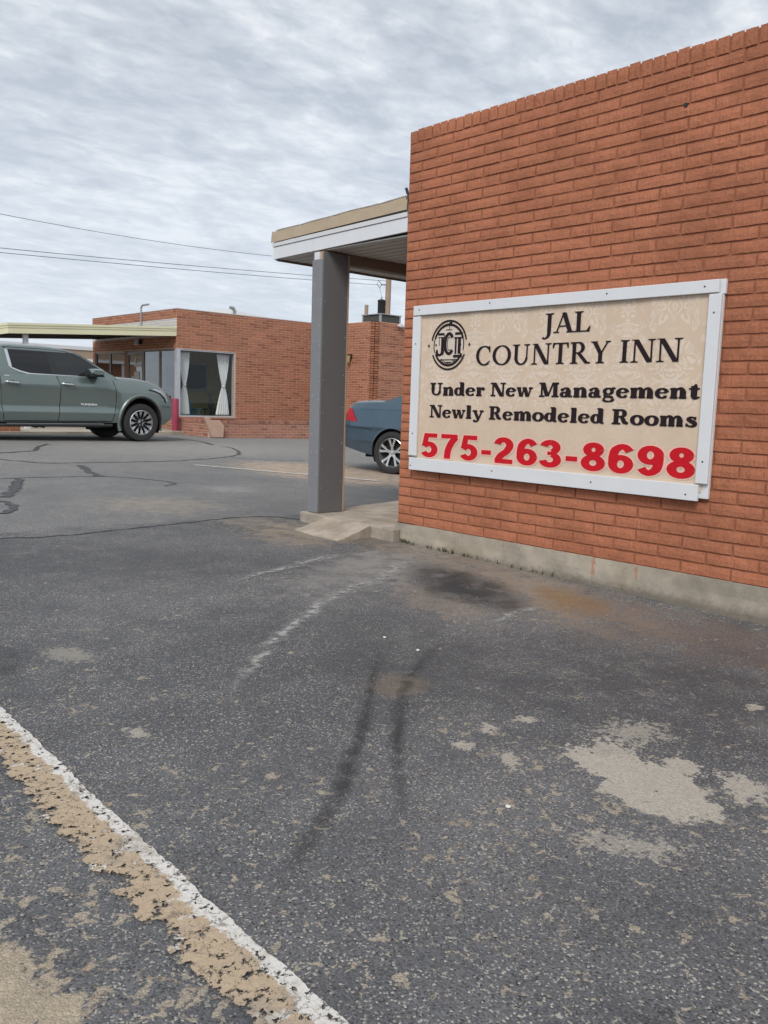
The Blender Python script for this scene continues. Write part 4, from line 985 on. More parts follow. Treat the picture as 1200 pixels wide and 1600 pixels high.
slab('edge_beam', CX0+.3, CX1-.01, CY0+.34, CY0+.39, -.24, -.172, M['dark_ceiling'])
for y in (22.42, 27.2):
    po = tag(box('carport_post', (8.0, 8.11, y, y+.11, .135, cz(8.05)-.25), M['white_trim']), 'white square post holding up the front of the carport' if y < 25 else 'white square post at the back of the carport', 'post', 'carport posts')
pl0 = tag(empty('brick_kerb_planter', (6.6, 20.9, .1)), 'low brick planter seen under the truck at the carport', 'planter')
brickwork(pl0, 'planter_wall', lambda u, z, d: (5.6+u, 20.95-d, z), 1.75, .136, .46, [], M['brick_far'], M['mortar_far'], seed=8)
# ------------------------------------------------------------------ planter, flagstone, bollard
pn = tag(empty('brick_planter', (12.2, 19.72, .03)), 'long low brick planter in front of the office wall', 'planter')
PX0 = 11.80
brickwork(pn, 'planter_wall', lambda u, z, d: (PX0+u, 19.72-d, z), 17.54-PX0, -.08, .40, [], M['brick_planter'], M['mortar_far'], .0745, .22, seed=9)
brickwork(pn, 'planter_end', lambda u, z, d: (PX0-d, 19.92+u, z), 2.2, -.08, .40, [], M['brick_planter'], M['mortar_far'], .0745, .22, seed=10)
cp_ = MB(); x = PX0-.01; rc = random.Random(4)
while x < 17.5:
    cp_.box(x, x+.067, 19.705+rc.uniform(-.004, .004), 19.93, .402, .485+rc.uniform(-.004, .004)); x += .077
tag(rel(cp_.build('coping_bricks', M['brick_planter']), pn), kind='stuff')
cp_ = MB(); y = 19.94
while y < 22.1:
    cp_.box(PX0-.015, PX0+.205, y, y+.067, .402, .485); y += .077
tag(rel(cp_.build('coping_bricks', M['brick_planter']), pn), kind='stuff')
rel(box('soil', (PX0+.2, 17.54, 19.92, OY-.01, .2, .36), M['dirt']), pn)
st = [(11.50, .06), (11.53, .545), (11.655, .565), (11.71, .485), (11.975, .487), (12.075, .337), (12.02, .03), (11.69, .03), (11.67, .09)]
def stf(u, v, d): return (u, 19.50 + (.10 if d else .0) + (v-.03)*.16 + .012*noise.noise(Vector((u*9, v*9, d))), v)
st = [(11.66, .10), (11.52, .545), (11.655, .565), (11.71, .485), (11.975, .487), (12.075, .337), (12.02, .045), (11.69, .045)]
sb_ = MB(); sb_.prism(st, stf, 1)
tag(sb_.build('flagstone', M['flagstone'], bevel=.012), 'upright pink flagstone leaning on the end of the brick planter', 'stone')
bo = tag(empty('bollard', (11.60, 21.29, .135)), 'maroon painted steel bollard between the truck and the office', 'bollard')
MB().lathe([(.094, 0), (.094, .84), (.085, .868), (.05, .885), (0, .89)], 28).build('post', M['maroon'], bo, smooth=True)
MB().lathe([(.094, -.02), (.12, -.02), (.12, .004), (.096, .012)], 28).build('collar', M['conc'], bo)
# ------------------------------------------------------------------ wing behind the car
wg = tag(empty('motel_wing', (17.56, 19.93, 0)), 'brick motel wing standing behind the blue sedan', 'building')
brickwork(wg, 'side_wall', lambda u, z, d: (17.56-d, 19.93+u, z), OY-19.93, -.2, OH, [], M['brick_far'], M['mortar_far'], seed=11)
brickwork(wg, 'front_wall', lambda u, z, d: (17.56+u, 19.93-d, z), 12, -.2, OH, [(4.5, 5.4, -.2, 2.1), (6.5, 8.0, .9, 2.1)], M['brick_far'], M['mortar_far'], seed=12)
rel(box('roof', (17.76, 29.5, 20.13, 27.9, 3.25, 3.33), M['roof_grey']), wg)
rel(box('door', (22.06, 22.96, 20.0, 20.05, -.2, 2.1), M['white_trim']), wg)
rel(box('window', (24.06, 25.56, 20.0, 20.05, .9, 2.1), M['black']), wg)
rel(box('downpipe', (17.56-.075, 17.56-.012, 21.19, 21.25, .0, 2.47), M['white_trim']), wg)
wlp = tag(empty('wall_lantern', (17.553, 21.02, 2.4)), 'small dark wall lantern with amber glass on the wing', 'lamp')
MB().box(-.03, 0, -.06, .06, .02, .16).box(-.16, -.03, -.05, .05, .11, .15).build('bracket', M['black'], wlp); MB().lathe([(0, -.12), (.05, -.10), (.08, .06), (.085, .11), (0, .11)], 12, 'Z', (-.12, 0, 0)).build('lamp_glass', M['lamp_glass'], wlp)
fw = tag(empty('twin_floodlight', (18.56, 19.92, 3.47)), 'white twin floodlight under the parapet of the wing', 'light')
MB().box(-.04, .04, -.06, .002, -.03, .03).build('mount', M['white_trim'], fw)
for sx in (-1, 1): MB().lathe([(0, -.16), (.05, -.155), (.062, -.10), (.03, -.03), (.02, .02)], 16, 'Y', (sx*.085, -.02, -.01)).build('lamp_head', M['white_trim'], fw, smooth=True)
ac = tag(empty('rooftop_cooler', (19.05, 21.4, 3.332)), 'grey rooftop evaporative cooler on the wing', 'cooler')
AX0, AX1, AY0, AY1 = 18.72, 19.62, 21.0, 21.9
for (x, y) in ((AX0, AY0), (AX1-.06, AY0), (AX0, AY1-.06), (AX1-.06, AY1-.06)): rel(box('corner_post', (x, x+.06, y, y+.06, 3.332, 3.9), M['galv']), ac)
rel(MB().box(AX0+.062, AX1-.062, AY0+.02, AY0+.04, 3.40, 3.88).box(AX0+.02, AX0+.04, AY0+.062, AY1-.062, 3.40, 3.88).box(AX1-.04, AX1-.02, AY0+.062, AY1-.062, 3.40, 3.88).box(AX0+.062, AX1-.062, AY1-.04, AY1-.02, 3.40, 3.88).build('pad', M['mesh_dark']), ac)
rel(box('lid', (AX0-.02, AX1+.02, AY0-.02, AY1+.02, 3.902, 3.93), M['galv']), ac)
rel(box('base_pan', (AX0+.01, AX1-.01, AY0+.01, AY1-.01, 3.333, 3.398), M['galv']), ac)
tag(MB().tube([(20.7, 24, 3.33), (20.71, 24, 4.57)], .07, 10).build('roof_stub_post', M['wood_pole']), 'short weathered wooden post on the wing roof', 'post')
# ------------------------------------------------------------------ pole, transformer, wires
PP = Vector((27.45, 30.36, 0))
pole = tag(MB().tube([PP+Vector((0, 0, -.3)), PP+Vector((.04, 0, 5)), PP+Vector((.1, 0, 9.6))], [.16, .14, .11], 12).build('utility_pole', M['wood_pole'], smooth=True), 'weathered wooden utility pole behind the motel wing', 'utility pole')
tr = tag(empty('transformer', (PP.x-.20, PP.y+.16, 5.2)), 'black transformer can hung on the utility pole', 'transformer')
MB().lathe([(0, 0), (.16, 0), (.175, .04), (.175, .55), (.19, .57), (.19, .62), (.12, .66), (0, .67)], 20).build('tank', M['black'], tr, smooth=True)
MB().lathe([(.03, .66), (.045, .70), (.025, .74), (.04, .77), (.02, .82), (0, .82)], 10).build('bushing', M['galv'], tr)
MB().box(.05, .22, -.16, -.05, .15, .22).box(.05, .22, -.16, -.05, .42, .49).build('hanger', M['black'], tr)
brk = tag(MB().tube([PP+Vector((.05, 0, 6.55)), PP+Vector((-.18, .2, 6.56)), PP+Vector((-.3, .3, 6.72)), PP+Vector((-.36, .34, 6.55)), PP+Vector((-.25, .25, 6.40)), PP+Vector((-.18, .2, 6.56))], .018, 6).build('fuse_cutout', M['wire']), 'dark fuse cutout bracket on the utility pole', 'bracket')
tag(MB().tube([(tr.location.x, tr.location.y, 6.02), (tr.location.x-.06, tr.location.y+.05, 6.25), PP+Vector((-.25, .25, 6.40))], .008, 5).build('drop_lead', M['wire']), 'thin lead from the fuse cutout to the transformer', 'wire')
def wire(a, b, sag, nm, label, r=.011):
    n = 30; pts = [a+(b-a)*(i/n)-Vector((0, 0, 4*sag*(i/n)*(1-i/n))) for i in range(n+1)]
    tag(MB().tube(pts, r, 5).build(nm, M['wire']), label, 'wire', 'overhead wires')
def far_on(x, y, d): q = ray(x, y); return CP+q*d
def wire_px(p0, p1, d0, d1, nm, label, r, sag=.25):
    a = far_on(*p0, d0); b = far_on(*p1, d1); a2 = a+(a-b)*.7; wire(a2, b, sag, nm, label, r)
wire_px((0, 318), (425, 400), 29, 37, 'power_line', 'single upper power line crossing the sky', .009, .35)
wire_px((0, 380), (604, 439), 27, 40, 'power_line', 'upper of the two close lower power lines', .010, .15)
wire_px((0, 387), (604, 446), 27, 40, 'power_line', 'lower of the two close lower power lines', .010, .15)
# far white-edged motel range glimpsed under the carport
A, B = onY(64, 539, 44), onY(146, 547, 44)
dw = tag(empty('distant_motel_range', (A.x, 44, 0)), 'distant low motel range with white fascia behind the truck', 'building')
zt = (A.z+B.z)/2+.1; xa, xb = A.x-14, B.x+16
rel(box('fascia', (xa, xb, 43.9, 44.0, zt-.18, zt), M['white_trim']), dw)
rel(box('eave_panel', (xa, xb, 43.95, 44.2, zt-.62, zt-.182), M['tan_panel']), dw)
rel(box('lower_trim', (xa, xb, 43.9, 44.15, zt-.78, zt-.622), M['white_trim']), dw)
rel(box('wall', (xa, xb, 44.6, 44.9, 0, zt-.64), M['brick_far']), dw)
rel(box('roof', (xa, xb, 44.0, 50, zt-.15, zt-.02), M['roof_grey']), dw)
for i in range(9): rel(box('porch_post', (xa+1+i*3.6, xa+1.12+i*3.6, 43.98, 44.1, .2, zt-.79), M['white_trim']), dw)
# ------------------------------------------------------------------ vehicles
def carpaint(name, c, c2, rough=.32):
    t = NT(name); lw = t.n('ShaderNodeLayerWeight'); lw.inputs[0].default_value = .35
    base = t.mix(lw.outputs['Facing'], c, c2)
    base = t.mix(t.mr(t.noise(1.1, 4), .45, .8, 0, .18), base, (.30, .27, .23))          # dust film
    t.col(base).p(Metallic=.55, Roughness=rough, Coat_Weight=.9, Coat_Roughness=.06, Specular_IOR_Level=.5); return t.mat
M['truck_paint'] = carpaint('grey_green_paint', (.185, .235, .225), (.10, .135, .13), .30)
M['sedan_paint'] = carpaint('steel_blue_paint', (.062, .112, .160), (.035, .07, .105), .28)
M['chrome'] = plain('chrome_trim', (.78, .79, .80), .14, .03, metal=.95)
M['badge'] = plain('bright_badge', (.82, .83, .84), .35, .03)
M['satin'] = plain('machined_alloy', (.66, .67, .68), .28, .05, metal=.85)
M['rim_black'] = plain('gloss_black_rim', (.016, .016, .018), .3, .1)
M['tyre'] = plain('tyre_rubber', (.028, .028, .029), .85, .2, 12, bump=.3)
M['plastic'] = plain('black_plastic', (.022, .023, .024), .6, .15, 9)
M['privacy'] = plain('privacy_glass', (.010, .011, .013), .05, .1, Specular_IOR_Level=.6)
M['cab_glass'] = plain('tinted_glass', (.022, .026, .028), .05, .3, 2, Specular_IOR_Level=.6)
M['lamp_clear'] = plain('headlamp_lens', (.45, .47, .50), .12, .3, 14, metal=.5)
M['lamp_red'] = plain('tail_lamp_red', (.42, .008, .018), .25, .35, 12, Specular_IOR_Level=.35)
M['under'] = plain('underbody', (.012, .012, .013), .9, .2)
def interp(tab, x):
    if x <= tab[0][0]: return tab[0][1]
    for (a, b), (c, d) in zip(tab, tab[1:]):
        if x <= c: return b + (d-b)*(x-a)/(c-a) if c > a else d
    return tab[-1][1]
def lower_body(P, stations, par, mat):
    mb = MB(); rings = []
    for x in stations:
        zb, zt, k = P['zb'](x), interp(P['zt'], x), interp(P['crown'], x); ring = []; n = 40; side = []
        for i in range(n+1):
            z = zb+(zt-zb)*i/n; side.append((P['hw'](x, z), z))
        hwt = side[-1][0]; top = [(hwt-.02, zt+.018+.06*k), (hwt-.07, zt+.028+.42*k), (hwt-.16, zt+.030+.70*k), (hwt-.42, zt+.032+.90*k), (0, zt+.034+k)]
        half = side+top
        pts = [(-y, z) for y, z in half] + [(y, z) for y, z in reversed(half[:-1])]
        for y, z in pts: ring.append((x+P['bow'](x, y), y, z))
        rings.append(ring)
    mb.loft(rings, False); m = len(rings[0])
    mb.f.append(tuple(range(m))); n0 = (len(rings)-1)*m; mb.f.append(tuple(n0+i for i in range(m-1, -1, -1)))
    return mb.build('body', mat, par, smooth=True)
def cab_loft(C, par, mat):
    rings = []
    for z in C['levels']:
        hw, xf, xr, bf = interp(C['hw'], z), interp(C['xf'], z), interp(C['xr'], z), interp(C['bow'], z); rg = []
        for i in range(11): rg.append((xr+(xf-xr)*i/10, -hw + (.03 if i in (0, 10) else 0), z))
        for i in range(1, 8): y = -hw+2*hw*i/8; rg.append((xf+bf*(1-(y/hw)**2), y, z))
        for i in range(11): rg.append((xf+(xr-xf)*i/10, hw - (.03 if i in (0, 10) else 0), z))
        for i in range(1, 8): y = hw-2*hw*i/8; rg.append((xr-.06*(1-(y/hw)**2), y, z))
        rings.append(rg)
    mb = MB().loft(rings, True); m = len(rings[0]); n0 = (len(rings)-1)*m
    mb.f.append(tuple(n0+i for i in range(m)))
    return mb.build('cab', mat, par, smooth=True)
def patch(nm, poly, yf, mat, par, off_=.006, side=-1, thick=.02, bow=None):
    bm = bmesh.new(); fc = bm.faces.new([bm.verts.new((x, 0, z)) for x, z in poly]); bmesh.ops.triangulate(bm, faces=[fc])
    bmesh.ops.subdivide_edges(bm, edges=bm.edges[:], cuts=4, use_grid_fill=True)
    ex = bmesh.ops.extrude_face_region(bm, geom=bm.faces[:]); back = {v for v in ex['geom'] if isinstance(v, bmesh.types.BMVert)}
    for v in bm.verts: v.co.y = side*(yf(v.co.x, v.co.z)+off_-(thick if v in back else 0))
    if bow:
        for v in bm.verts: v.co.x += bow(v.co.x, yf(v.co.x, v.co.z))
    bmesh.ops.recalc_face_normals(bm, faces=bm.faces); me = bpy.data.meshes.new(nm); bm.to_mesh(me); bm.free(); me.materials.append(mat)
    me.shade_smooth(); me.set_sharp_from_angle(angle=R(35))
    o = bpy.data.objects.new(nm, me); COL.objects.link(o); o.parent = par; return o
def panel(nm, xl, xr, z0, z1, yf, mat, par, off_=.004, side=-1, nu=14, nv=46):
    def f(u, v):
        z = z0+(z1-z0)*v; a, b = interp(xl, z), interp(xr, z); x = a+(b-a)*u
        o = off_ if (0 < u < 1 and 0 < v < 1) else off_-.004
        return (x, side*(yf(x, z)+o), z)
    return MB().grid(nu, nv, f).build(nm, mat, par, smooth=True)
def ribbon(nm, pts, w, yf, mat, par, off_=.003, side=-1, t=.004, bow=None):
    P = [Vector((p[0], p[1])) for p in pts]; mb = MB(); n = len(P); rings = []
    for i, p in enumerate(P):
        d = (P[min(i+1, n-1)]-P[max(i-1, 0)]).normalized(); nn = Vector((-d.y, d.x))*w/2
        a, b = p+nn, p-nn
        rings.append([(a.x, side*(yf(a.x, a.y)+off_-.008), a.y), (a.x, side*(yf(a.x, a.y)+off_), a.y), (b.x, side*(yf(b.x, b.y)+off_), b.y), (b.x, side*(yf(b.x, b.y)+off_-.008), b.y)])
    if bow: rings = [[(p[0]+bow(p[0], yf(p[0], p[2])), p[1], p[2]) for p in rg] for rg in rings]
    mb.loft(rings, True, True); return mb.build(nm, mat, par)
def dens(pts, k=6):
    out = []
    for a, b in zip(pts, pts[1:]):
        for i in range(k): s = i/k; out.append((a[0]+(b[0]-a[0])*s, a[1]+(b[1]-a[1])*s))
    return out+[pts[-1]]
def make_wheel(par, x, y, r, rr, wd, side, style):
    # side -1: outer face towards -y
    w = MB(); s = side
    w.lathe([(rr*.99, s*.0), (rr*1.0, s*.012), (rr*.955, s*.020), (rr*.93, s*.004), (rr*.90, -s*.05), (rr*.86, -s*wd*.8)], 48, 'Y')
    wh = w.build('wheel', M['satin'] , par, smooth=True, loc=(x, y, r))
    t = MB(); h = wd/2; c = -s*h
    prof = [(rr*.97, s*.004), (rr*1.04, s*.018), (rr*1.16, s*.026), (r*.955, s*.012), (r*.985, -s*.012), (r, -s*.03), (r, c), (r, -s*(wd-.03)), (r*.98, -s*(wd-.008)), (rr*1.05, -s*wd), (rr*.9, -s*wd)]
    t.lathe(prof, 64, 'Y'); t.build('tyre', M['tyre'], wh, smooth=True)
    tread = MB()
    for k in range(60):
        a = 2*math.pi*k/60
        tread.box(-.011, .011, min(-s*.02, -s*(wd-.02)), max(-s*.02, -s*(wd-.02)), r-.006, r+.0015, Matrix.Rotation(a, 4, 'Y') @ Matrix.Rotation(.18, 4, 'Z'))
    tag(tread.build('tread_blocks', M['tyre'], wh), kind='stuff')
    MB().lathe([(0, -s*.055), (rr*.9, -s*.06), (rr*.9, -s*.075), (0, -s*.08)], 32, 'Y').build('brake_shadow', M['under'], wh)
    def spoke(a, w0, w1, r0, r1, d0, d1, mat, nm='spoke', th=.02):
        mb = MB(); ca, sa = math.cos(a), math.sin(a)
        def q(rad, lat, d): return (rad*ca-lat*sa, s*d, rad*sa+lat*ca)
        vs = [q(r0, -w0, d0), q(r0, w0, d0), q(r1, w1, d1), q(r1, -w1, d1), q(r0, -w0, d0-th), q(r0, w0, d0-th), q(r1, w1, d1-th), q(r1, -w1, d1-th)]
        mb.add(vs, [(0, 1, 2, 3), (4, 5, 6, 7), (0, 1, 5, 4), (1, 2, 6, 5), (2, 3, 7, 6), (3, 0, 4, 7)])
        return mb.build(nm, mat, wh, bevel=.002)
    if style == 'truck':
        for k in range(12):
            a = math.pi*2*k/12+.05; spoke(a, .016, .027, rr*.24, rr*.95, -.022, .003, M['rim_black'])
            spoke(a+.0, .0028, .006, rr*.36, rr*.92, -.0185, .0068, M['satin'], 'spoke_edge', .006)
            spoke(a+.085, .006, .010, rr*.62, rr*.955, -.008, .0075, M['satin'], 'spoke_edge', .006); spoke(a-.085, .006, .010, rr*.62, rr*.955, -.008, .0075, M['satin'], 'spoke_edge', .006)
        MB().lathe([(0, s*.012), (rr*.12, s*.010), (rr*.20, -s*.008), (rr*.30, -s*.03)], 24, 'Y').build('hub_cap', M['rim_black'], wh, smooth=True)
        MB().lathe([(rr*.135, s*.006), (rr*.15, s*.011), (rr*.165, s*.004)], 24, 'Y').build('hub_ring', M['satin'], wh)
        for k in range(6):
            a = math.pi*2*k/6; MB().lathe([(0, s*.006), (.012, s*.004), (.012, -s*.03)], 8, 'Y', (rr*.24*math.cos(a), 0, rr*.24*math.sin(a))).build('lug_nut', M['satin'], wh)
    else:
        for k in range(5):
            a = math.pi*2*k/5+math.pi/2+.0
            spoke(a, .026, .020, rr*.12, rr*.42, -.012, -.004, M['satin'])
            for q in (-1, 1):
                mb = MB(); a2 = a+q*.235; p0 = Vector((rr*.36*math.cos(a+q*.06), rr*.36*math.sin(a+q*.06))); p1 = Vector((rr*.96*math.cos(a2), rr*.96*math.sin(a2))); d = (p1-p0).normalized(); nn = Vector((-d.y, d.x))
                vs = []
                for dd in (0, .02):
                    for p, ww, dp in ((p0, .014, -.005), (p1, .020, .006)):
                        for e_ in (-1, 1): c_ = p+nn*ww*e_; vs.append((c_.x, s*(dp-dd), c_.y))
                mb.add(vs, [(0, 1, 3, 2), (4, 5, 7, 6), (0, 1, 5, 4), (1, 3, 7, 5), (3, 2, 6, 7), (2, 0, 4, 6)]); mb.build('spoke', M['satin'], wh, bevel=.002)
        MB().lathe([(0, s*.002), (rr*.12, s*.0), (rr*.17, -s*.02)], 20, 'Y').build('hub_cap', M['satin'], wh, smooth=True)
    return wh
def arch_ring(nm, cx_, cz_, rx, rz, w, out, yb, par, mat, side, a0=-18, a1=198, depth=.05):
    rings = []
    for i in range(41):
        a = R(a0+(a1-a0)*i/40); c, s_ = math.cos(a), math.sin(a); rg = []
        for dr, dy in ((0, -depth), (0, out*.75), (w*.45, out), (w, out*.35), (w, -.02)):
            x, z = cx_+(rx+dr)*c, cz_+(rz+dr)*s_
            rg.append((x, side*(yb(x, max(z, .3))+dy), z))
        rings.append(rg)
    return MB().loft(rings, False).build(nm, mat, par, smooth=True)
def well(cx_, cz_, rx, rz, y0, y1, par):
    rings = []
    for i in range(25):
        a = R(-25+230*i/24); rings.append([(cx_+rx*math.cos(a), y, cz_+rz*math.sin(a)) for y in (y0, y1)])
    mb = MB().loft(rings, False); n = len(mb.v); mb.f.append(tuple(range(1, n, 2))); return mb.build('wheel_well', M['under'], par)
def frange(a, b, st):
    n = max(1, round((b-a)/st)); return [a+(b-a)*i/n for i in range(n+1)]

# ---- pickup truck: origin on the ground under the front axle, x forward
tk = tag(empty('pickup_truck', (8.83, 18.72, gz(8.83, 18.3)+.004)), 'grey green crew cab pickup truck parked in front of the office', 'truck')
AR, ARZ, ACZ = .475, .55, .41
def t_zb(x):
    for ax in (0, -3.70):
        if abs(x-ax) < AR: return ACZ+ARZ*math.sqrt(1-((x-ax)/AR)**2)
    if x > AR: return interp([(AR, .42), (.56, .36), (.70, .48), (.74, .52)], x)
    return .40 if x > -3.3 else .46
def t_hw(x, z):
    b = interp([(.35, .945), (.42, .968), (.50, .985), (.59, 1.002), (.615, 1.005), (.70, .962), (.75, .957), (.95, .978), (1.10, .998), (1.17, .998), (1.22, .985), (1.30, .955), (1.40, .925)], z)
    if -.62 < x or x < -2.98:
        q = min(1, (x+.72)/.25) if x > -.8 else min(1, (-2.9-x)/.2)
        b2 = interp([(.35, .96), (.50, .99), (.80, 1.005), (1.05, 1.005), (1.15, .995), (1.22, .97), (1.30, .95), (1.40, .93)], z); b = b+(b2-b)*max(0, q)
    if x > .35: b -= .20*((x-.35)/.40)**2.2
    if x < -4.6: b -= .05*((-4.6-x)/.3)**2
    return b
def t_bow(x, y): return .24*max(0, (x-.2)/.52)**1.5*(1-(min(1, abs(y)/1.0))**2.5)
Pt = dict(zb=t_zb, hw=t_hw, bow=t_bow, zt=[(-4.95, 1.33), (-3.0, 1.36), (-2.95, 1.355), (-.75, 1.345), (-.60, 1.27), (-.45, 1.235), (0, 1.225), (.25, 1.19), (.45, 1.12), (.60, 1.02), (.70, .90), (.735, .80)],
          crown=[(-3, .0), (-.75, .02), (-.6, .10), (-.4, .15), (.2, .14), (.5, .12), (.74, .12)])
sta = frange(-4.93, -3.70-AR-.001, .12)+frange(-3.70-AR+.0005, -3.70+AR-.0005, .03)+frange(-3.70+AR+.001, -AR-.001, .055)+frange(-AR+.0005, AR-.0005, .02)+frange(AR+.001, .735, .03)
lower_body(Pt, sta, tk, M['truck_paint'])
Ct = dict(levels=[1.33, 1.40, 1.48, 1.56, 1.65, 1.74, 1.81, 1.87, 1.91, 1.94, 1.96, 1.972],
          hw=[(1.33, .925), (1.40, .905), (1.56, .865), (1.74, .815), (1.84, .785), (1.88, .765), (1.92, .72), (1.95, .64), (1.972, .50)],
          xf=[(1.33, -.48), (1.42, -.64), (1.56, -.86), (1.65, -1.01), (1.76, -1.21), (1.81, -1.30), (1.87, -1.46), (1.91, -1.66), (1.94, -1.85), (1.972, -2.05)],
          xr=[(1.33, -3.0), (1.6, -2.98), (1.88, -2.90), (1.972, -2.75)], bow=[(1.33, .30), (1.6, .24), (1.87, .17), (1.972, .08)])
cabw = lambda x, z: interp(Ct['hw'], z)
cab = cab_loft(Ct, tk, M['truck_paint'])
for sd_ in (-1, 1):
    rg_ = [(-2.75, 1.825), (-2.02, 1.825), (-1.93, 1.385), (-2.38, 1.385), (-2.56, 1.43), (-2.70, 1.49)]
    w = patch('rear_side_window', rg_, cabw, M['privacy'], cab, .006, sd_)
    fg_ = [(-1.905, 1.82), (-1.45, 1.815), (-1.30, 1.755), (-1.10, 1.64), (-.93, 1.53), (-.86, 1.40), (-1.0, 1.375), (-1.79, 1.378)]
    patch('front_side_window', fg_, cabw, M['cab_glass'], cab, .006, sd_)
    patch('pillar_trim', [(-2.015, 1.83), (-1.91, 1.828), (-1.795, 1.378), (-1.925, 1.380)], cabw, M['plastic'], cab, .0045, sd_)
    patch('window_surround', [(-2.77, 1.845), (-1.44, 1.835), (-1.28, 1.77), (-.84, 1.50), (-.80, 1.372), (-2.40, 1.374), (-2.72, 1.47)], cabw, M['plastic'], cab, .003, sd_)
    ribbon('chrome_strip', dens([(-2.785, 1.84), (-2.735, 1.48), (-2.57, 1.415), (-2.38, 1.370), (-1.93, 1.362), (-.98, 1.352)], 3), .028, cabw, M['chrome'], cab, .010, sd_)
    ribbon('chrome_strip', dens([(-2.80, 1.84), (-2.745, 1.50)], 3), .060, cabw, M['chrome'], cab, .009, sd_)
    ribbon('roof_seam', dens([(-2.85, 1.885), (-2.1, 1.885), (-1.62, 1.865), (-1.38, 1.80), (-1.05, 1.63)], 3), .010, cabw, M['plastic'], cab, .002, sd_)
    d1 = panel('door', [(.43, -2.915), (.75, -2.945), (1.15, -2.965), (1.335, -2.965)], [(.43, -1.842), (.9, -1.79), (1.15, -1.785), (1.335, -1.855)], .43, 1.335, t_hw, M['truck_paint'], tk, .004, sd_)
    d2 = panel('door', [(.43, -1.828), (.9, -1.776), (1.15, -1.771), (1.335, -1.841)], [(.43, -.67), (.7, -.60), (.9, -.585), (1.12, -.59), (1.30, -.66)], .43, 1.335, t_hw, M['truck_paint'], tk, .004, sd_)
    for pl in (dens([(-1.835, .43), (-1.783, .9), (-1.778, 1.15), (-1.848, 1.345)], 5), dens([(-.662, .43), (-.592, .7), (-.577, .9), (-.582, 1.12), (-.64, 1.30)], 5), dens([(-2.922, .43), (-2.953, .75), (-2.972, 1.15), (-2.972, 1.36)], 5), dens([(-2.92, .425), (-.67, .425)], 8)):
        ribbon('door_gap', pl, .012, t_hw, M['under'], tk, .0028, sd_)
    for hx, dd in ((-2.75, d1), (-1.63, d2)):
        yb = t_hw(hx, 1.18); h = MB()
        pth = [(hx-.13, sd_*(yb+.012), 1.195), (hx-.11, sd_*(yb+.045), 1.195), (hx+.10, sd_*(yb+.048), 1.180), (hx+.13, sd_*(yb+.012), 1.175)]
        h.tube(pth, [.020, .021, .021, .018], 10); h.build('handle', M['chrome'], dd, smooth=True)
        patch('handle_cup', [(hx-.05, 1.225), (hx+.05, 1.222), (hx+.06, 1.17), (hx-.06, 1.17)], t_hw, M['plastic'], dd, .006, sd_, .01)
    # badge lettering
    v, f = text_polys('TUNDRA', .045); xs = [p[0] for p in v]; ys = [p[1] for p in v]; q = []
    for p in v:
        a = (p[0]-min(xs))/(max(xs)-min(xs)); b = (p[1]-min(ys))/(max(ys)-min(ys)); x = -1.36+.37*(a if sd_ < 0 else 1-a); z = .762+.042*b
        q.append((x, sd_*(t_hw(x, z)+.010), z))
    MB().add(q, f).build('badge_lettering', M['badge'], d2, fix=False)
    ribbon('badge_bar', [(-2.89, 1.318), (-2.79, 1.315)], .014, t_hw, M['chrome'], tk, .008, sd_)
    arch_ring('fender_flare', 0, ACZ, AR+.02, ARZ+.02, .05, .032, t_hw, tk, M['truck_paint'], sd_)
    arch_ring('flare_lip', 0, ACZ, AR-.014, ARZ-.014, .045, .034, t_hw, tk, M['plastic'], sd_, depth=.08)
    arch_ring('fender_flare', -3.70, ACZ, AR+.02, ARZ+.02, .05, .032, t_hw, tk, M['truck_paint'], sd_)
    patch('headlamp', [(.21, 1.135), (.33, 1.165), (.47, 1.12), (.575, 1.035), (.64, .90), (.61, .865), (.55, .97), (.44, 1.07), (.31, 1.115)], lambda x, z: t_hw(x, z), M['lamp_clear'], tk, .010, sd_, .03, t_bow)
    ribbon('headlamp_rim', dens([(.18, 1.135), (.31, 1.108), (.45, 1.055), (.56, .955), (.60, .86)], 3), .030, t_hw, M['plastic'], tk, .012, sd_, bow=t_bow)
    ribbon('bumper_seam', dens([(.49, .775), (.60, .765), (.70, .755)], 3), .010, t_hw, M['under'], tk, .003, sd_, bow=t_bow)
    # mirror
    mirr = MB(); rings = []
    for i in range(9):
        s = i/8; y = .955+.30*s; k = math.sin(math.pi*min(1, .22+s*.62))**.7; rings.append([(-1.10+.185*k*math.copysign(abs(math.cos(a))**.7, math.cos(a))+.02*s, sd_*y, 1.455+.078*k*math.copysign(abs(math.sin(a))**.7, math.sin(a))) for a in [2*math.pi*j/20 for j in range(20)]])
    mirr.loft(rings[2:], True, True); mo = mirr.build('mirror', M['truck_paint'], tk, smooth=True)
    MB().box(-1.22, -.96, min(sd_*.90, sd_*1.10), max(sd_*.90, sd_*1.10), 1.365, 1.40).build('mirror_arm', M['plastic'], mo, bevel=.01)
    MB().box(-1.285, -1.255, min(sd_*1.04, sd_*1.20), max(sd_*1.04, sd_*1.20), 1.395, 1.505).build('mirror_face', M['plastic'], mo, bevel=.01)
    MB().box(-1.25, -.95, min(sd_*1.03, sd_*1.225), max(sd_*1.03, sd_*1.225), 1.362, 1.40).build('mirror_base', M['plastic'], mo, bevel=.012)
    rb_ = MB().tube([(-3.05, sd_*1.03, .345), (-2.95, sd_*1.06, .345), (-.85, sd_*1.06, .345), (-.70, sd_*1.02, .345)], .035, 10).build('running_board', M['plastic'], tk, smooth=True)
    MB().box(-2.9, -.9, min(sd_*1.035, sd_*1.075), max(sd_*1.035, sd_*1.075), .372, .384).build('step_tread', M['galv'], rb_)
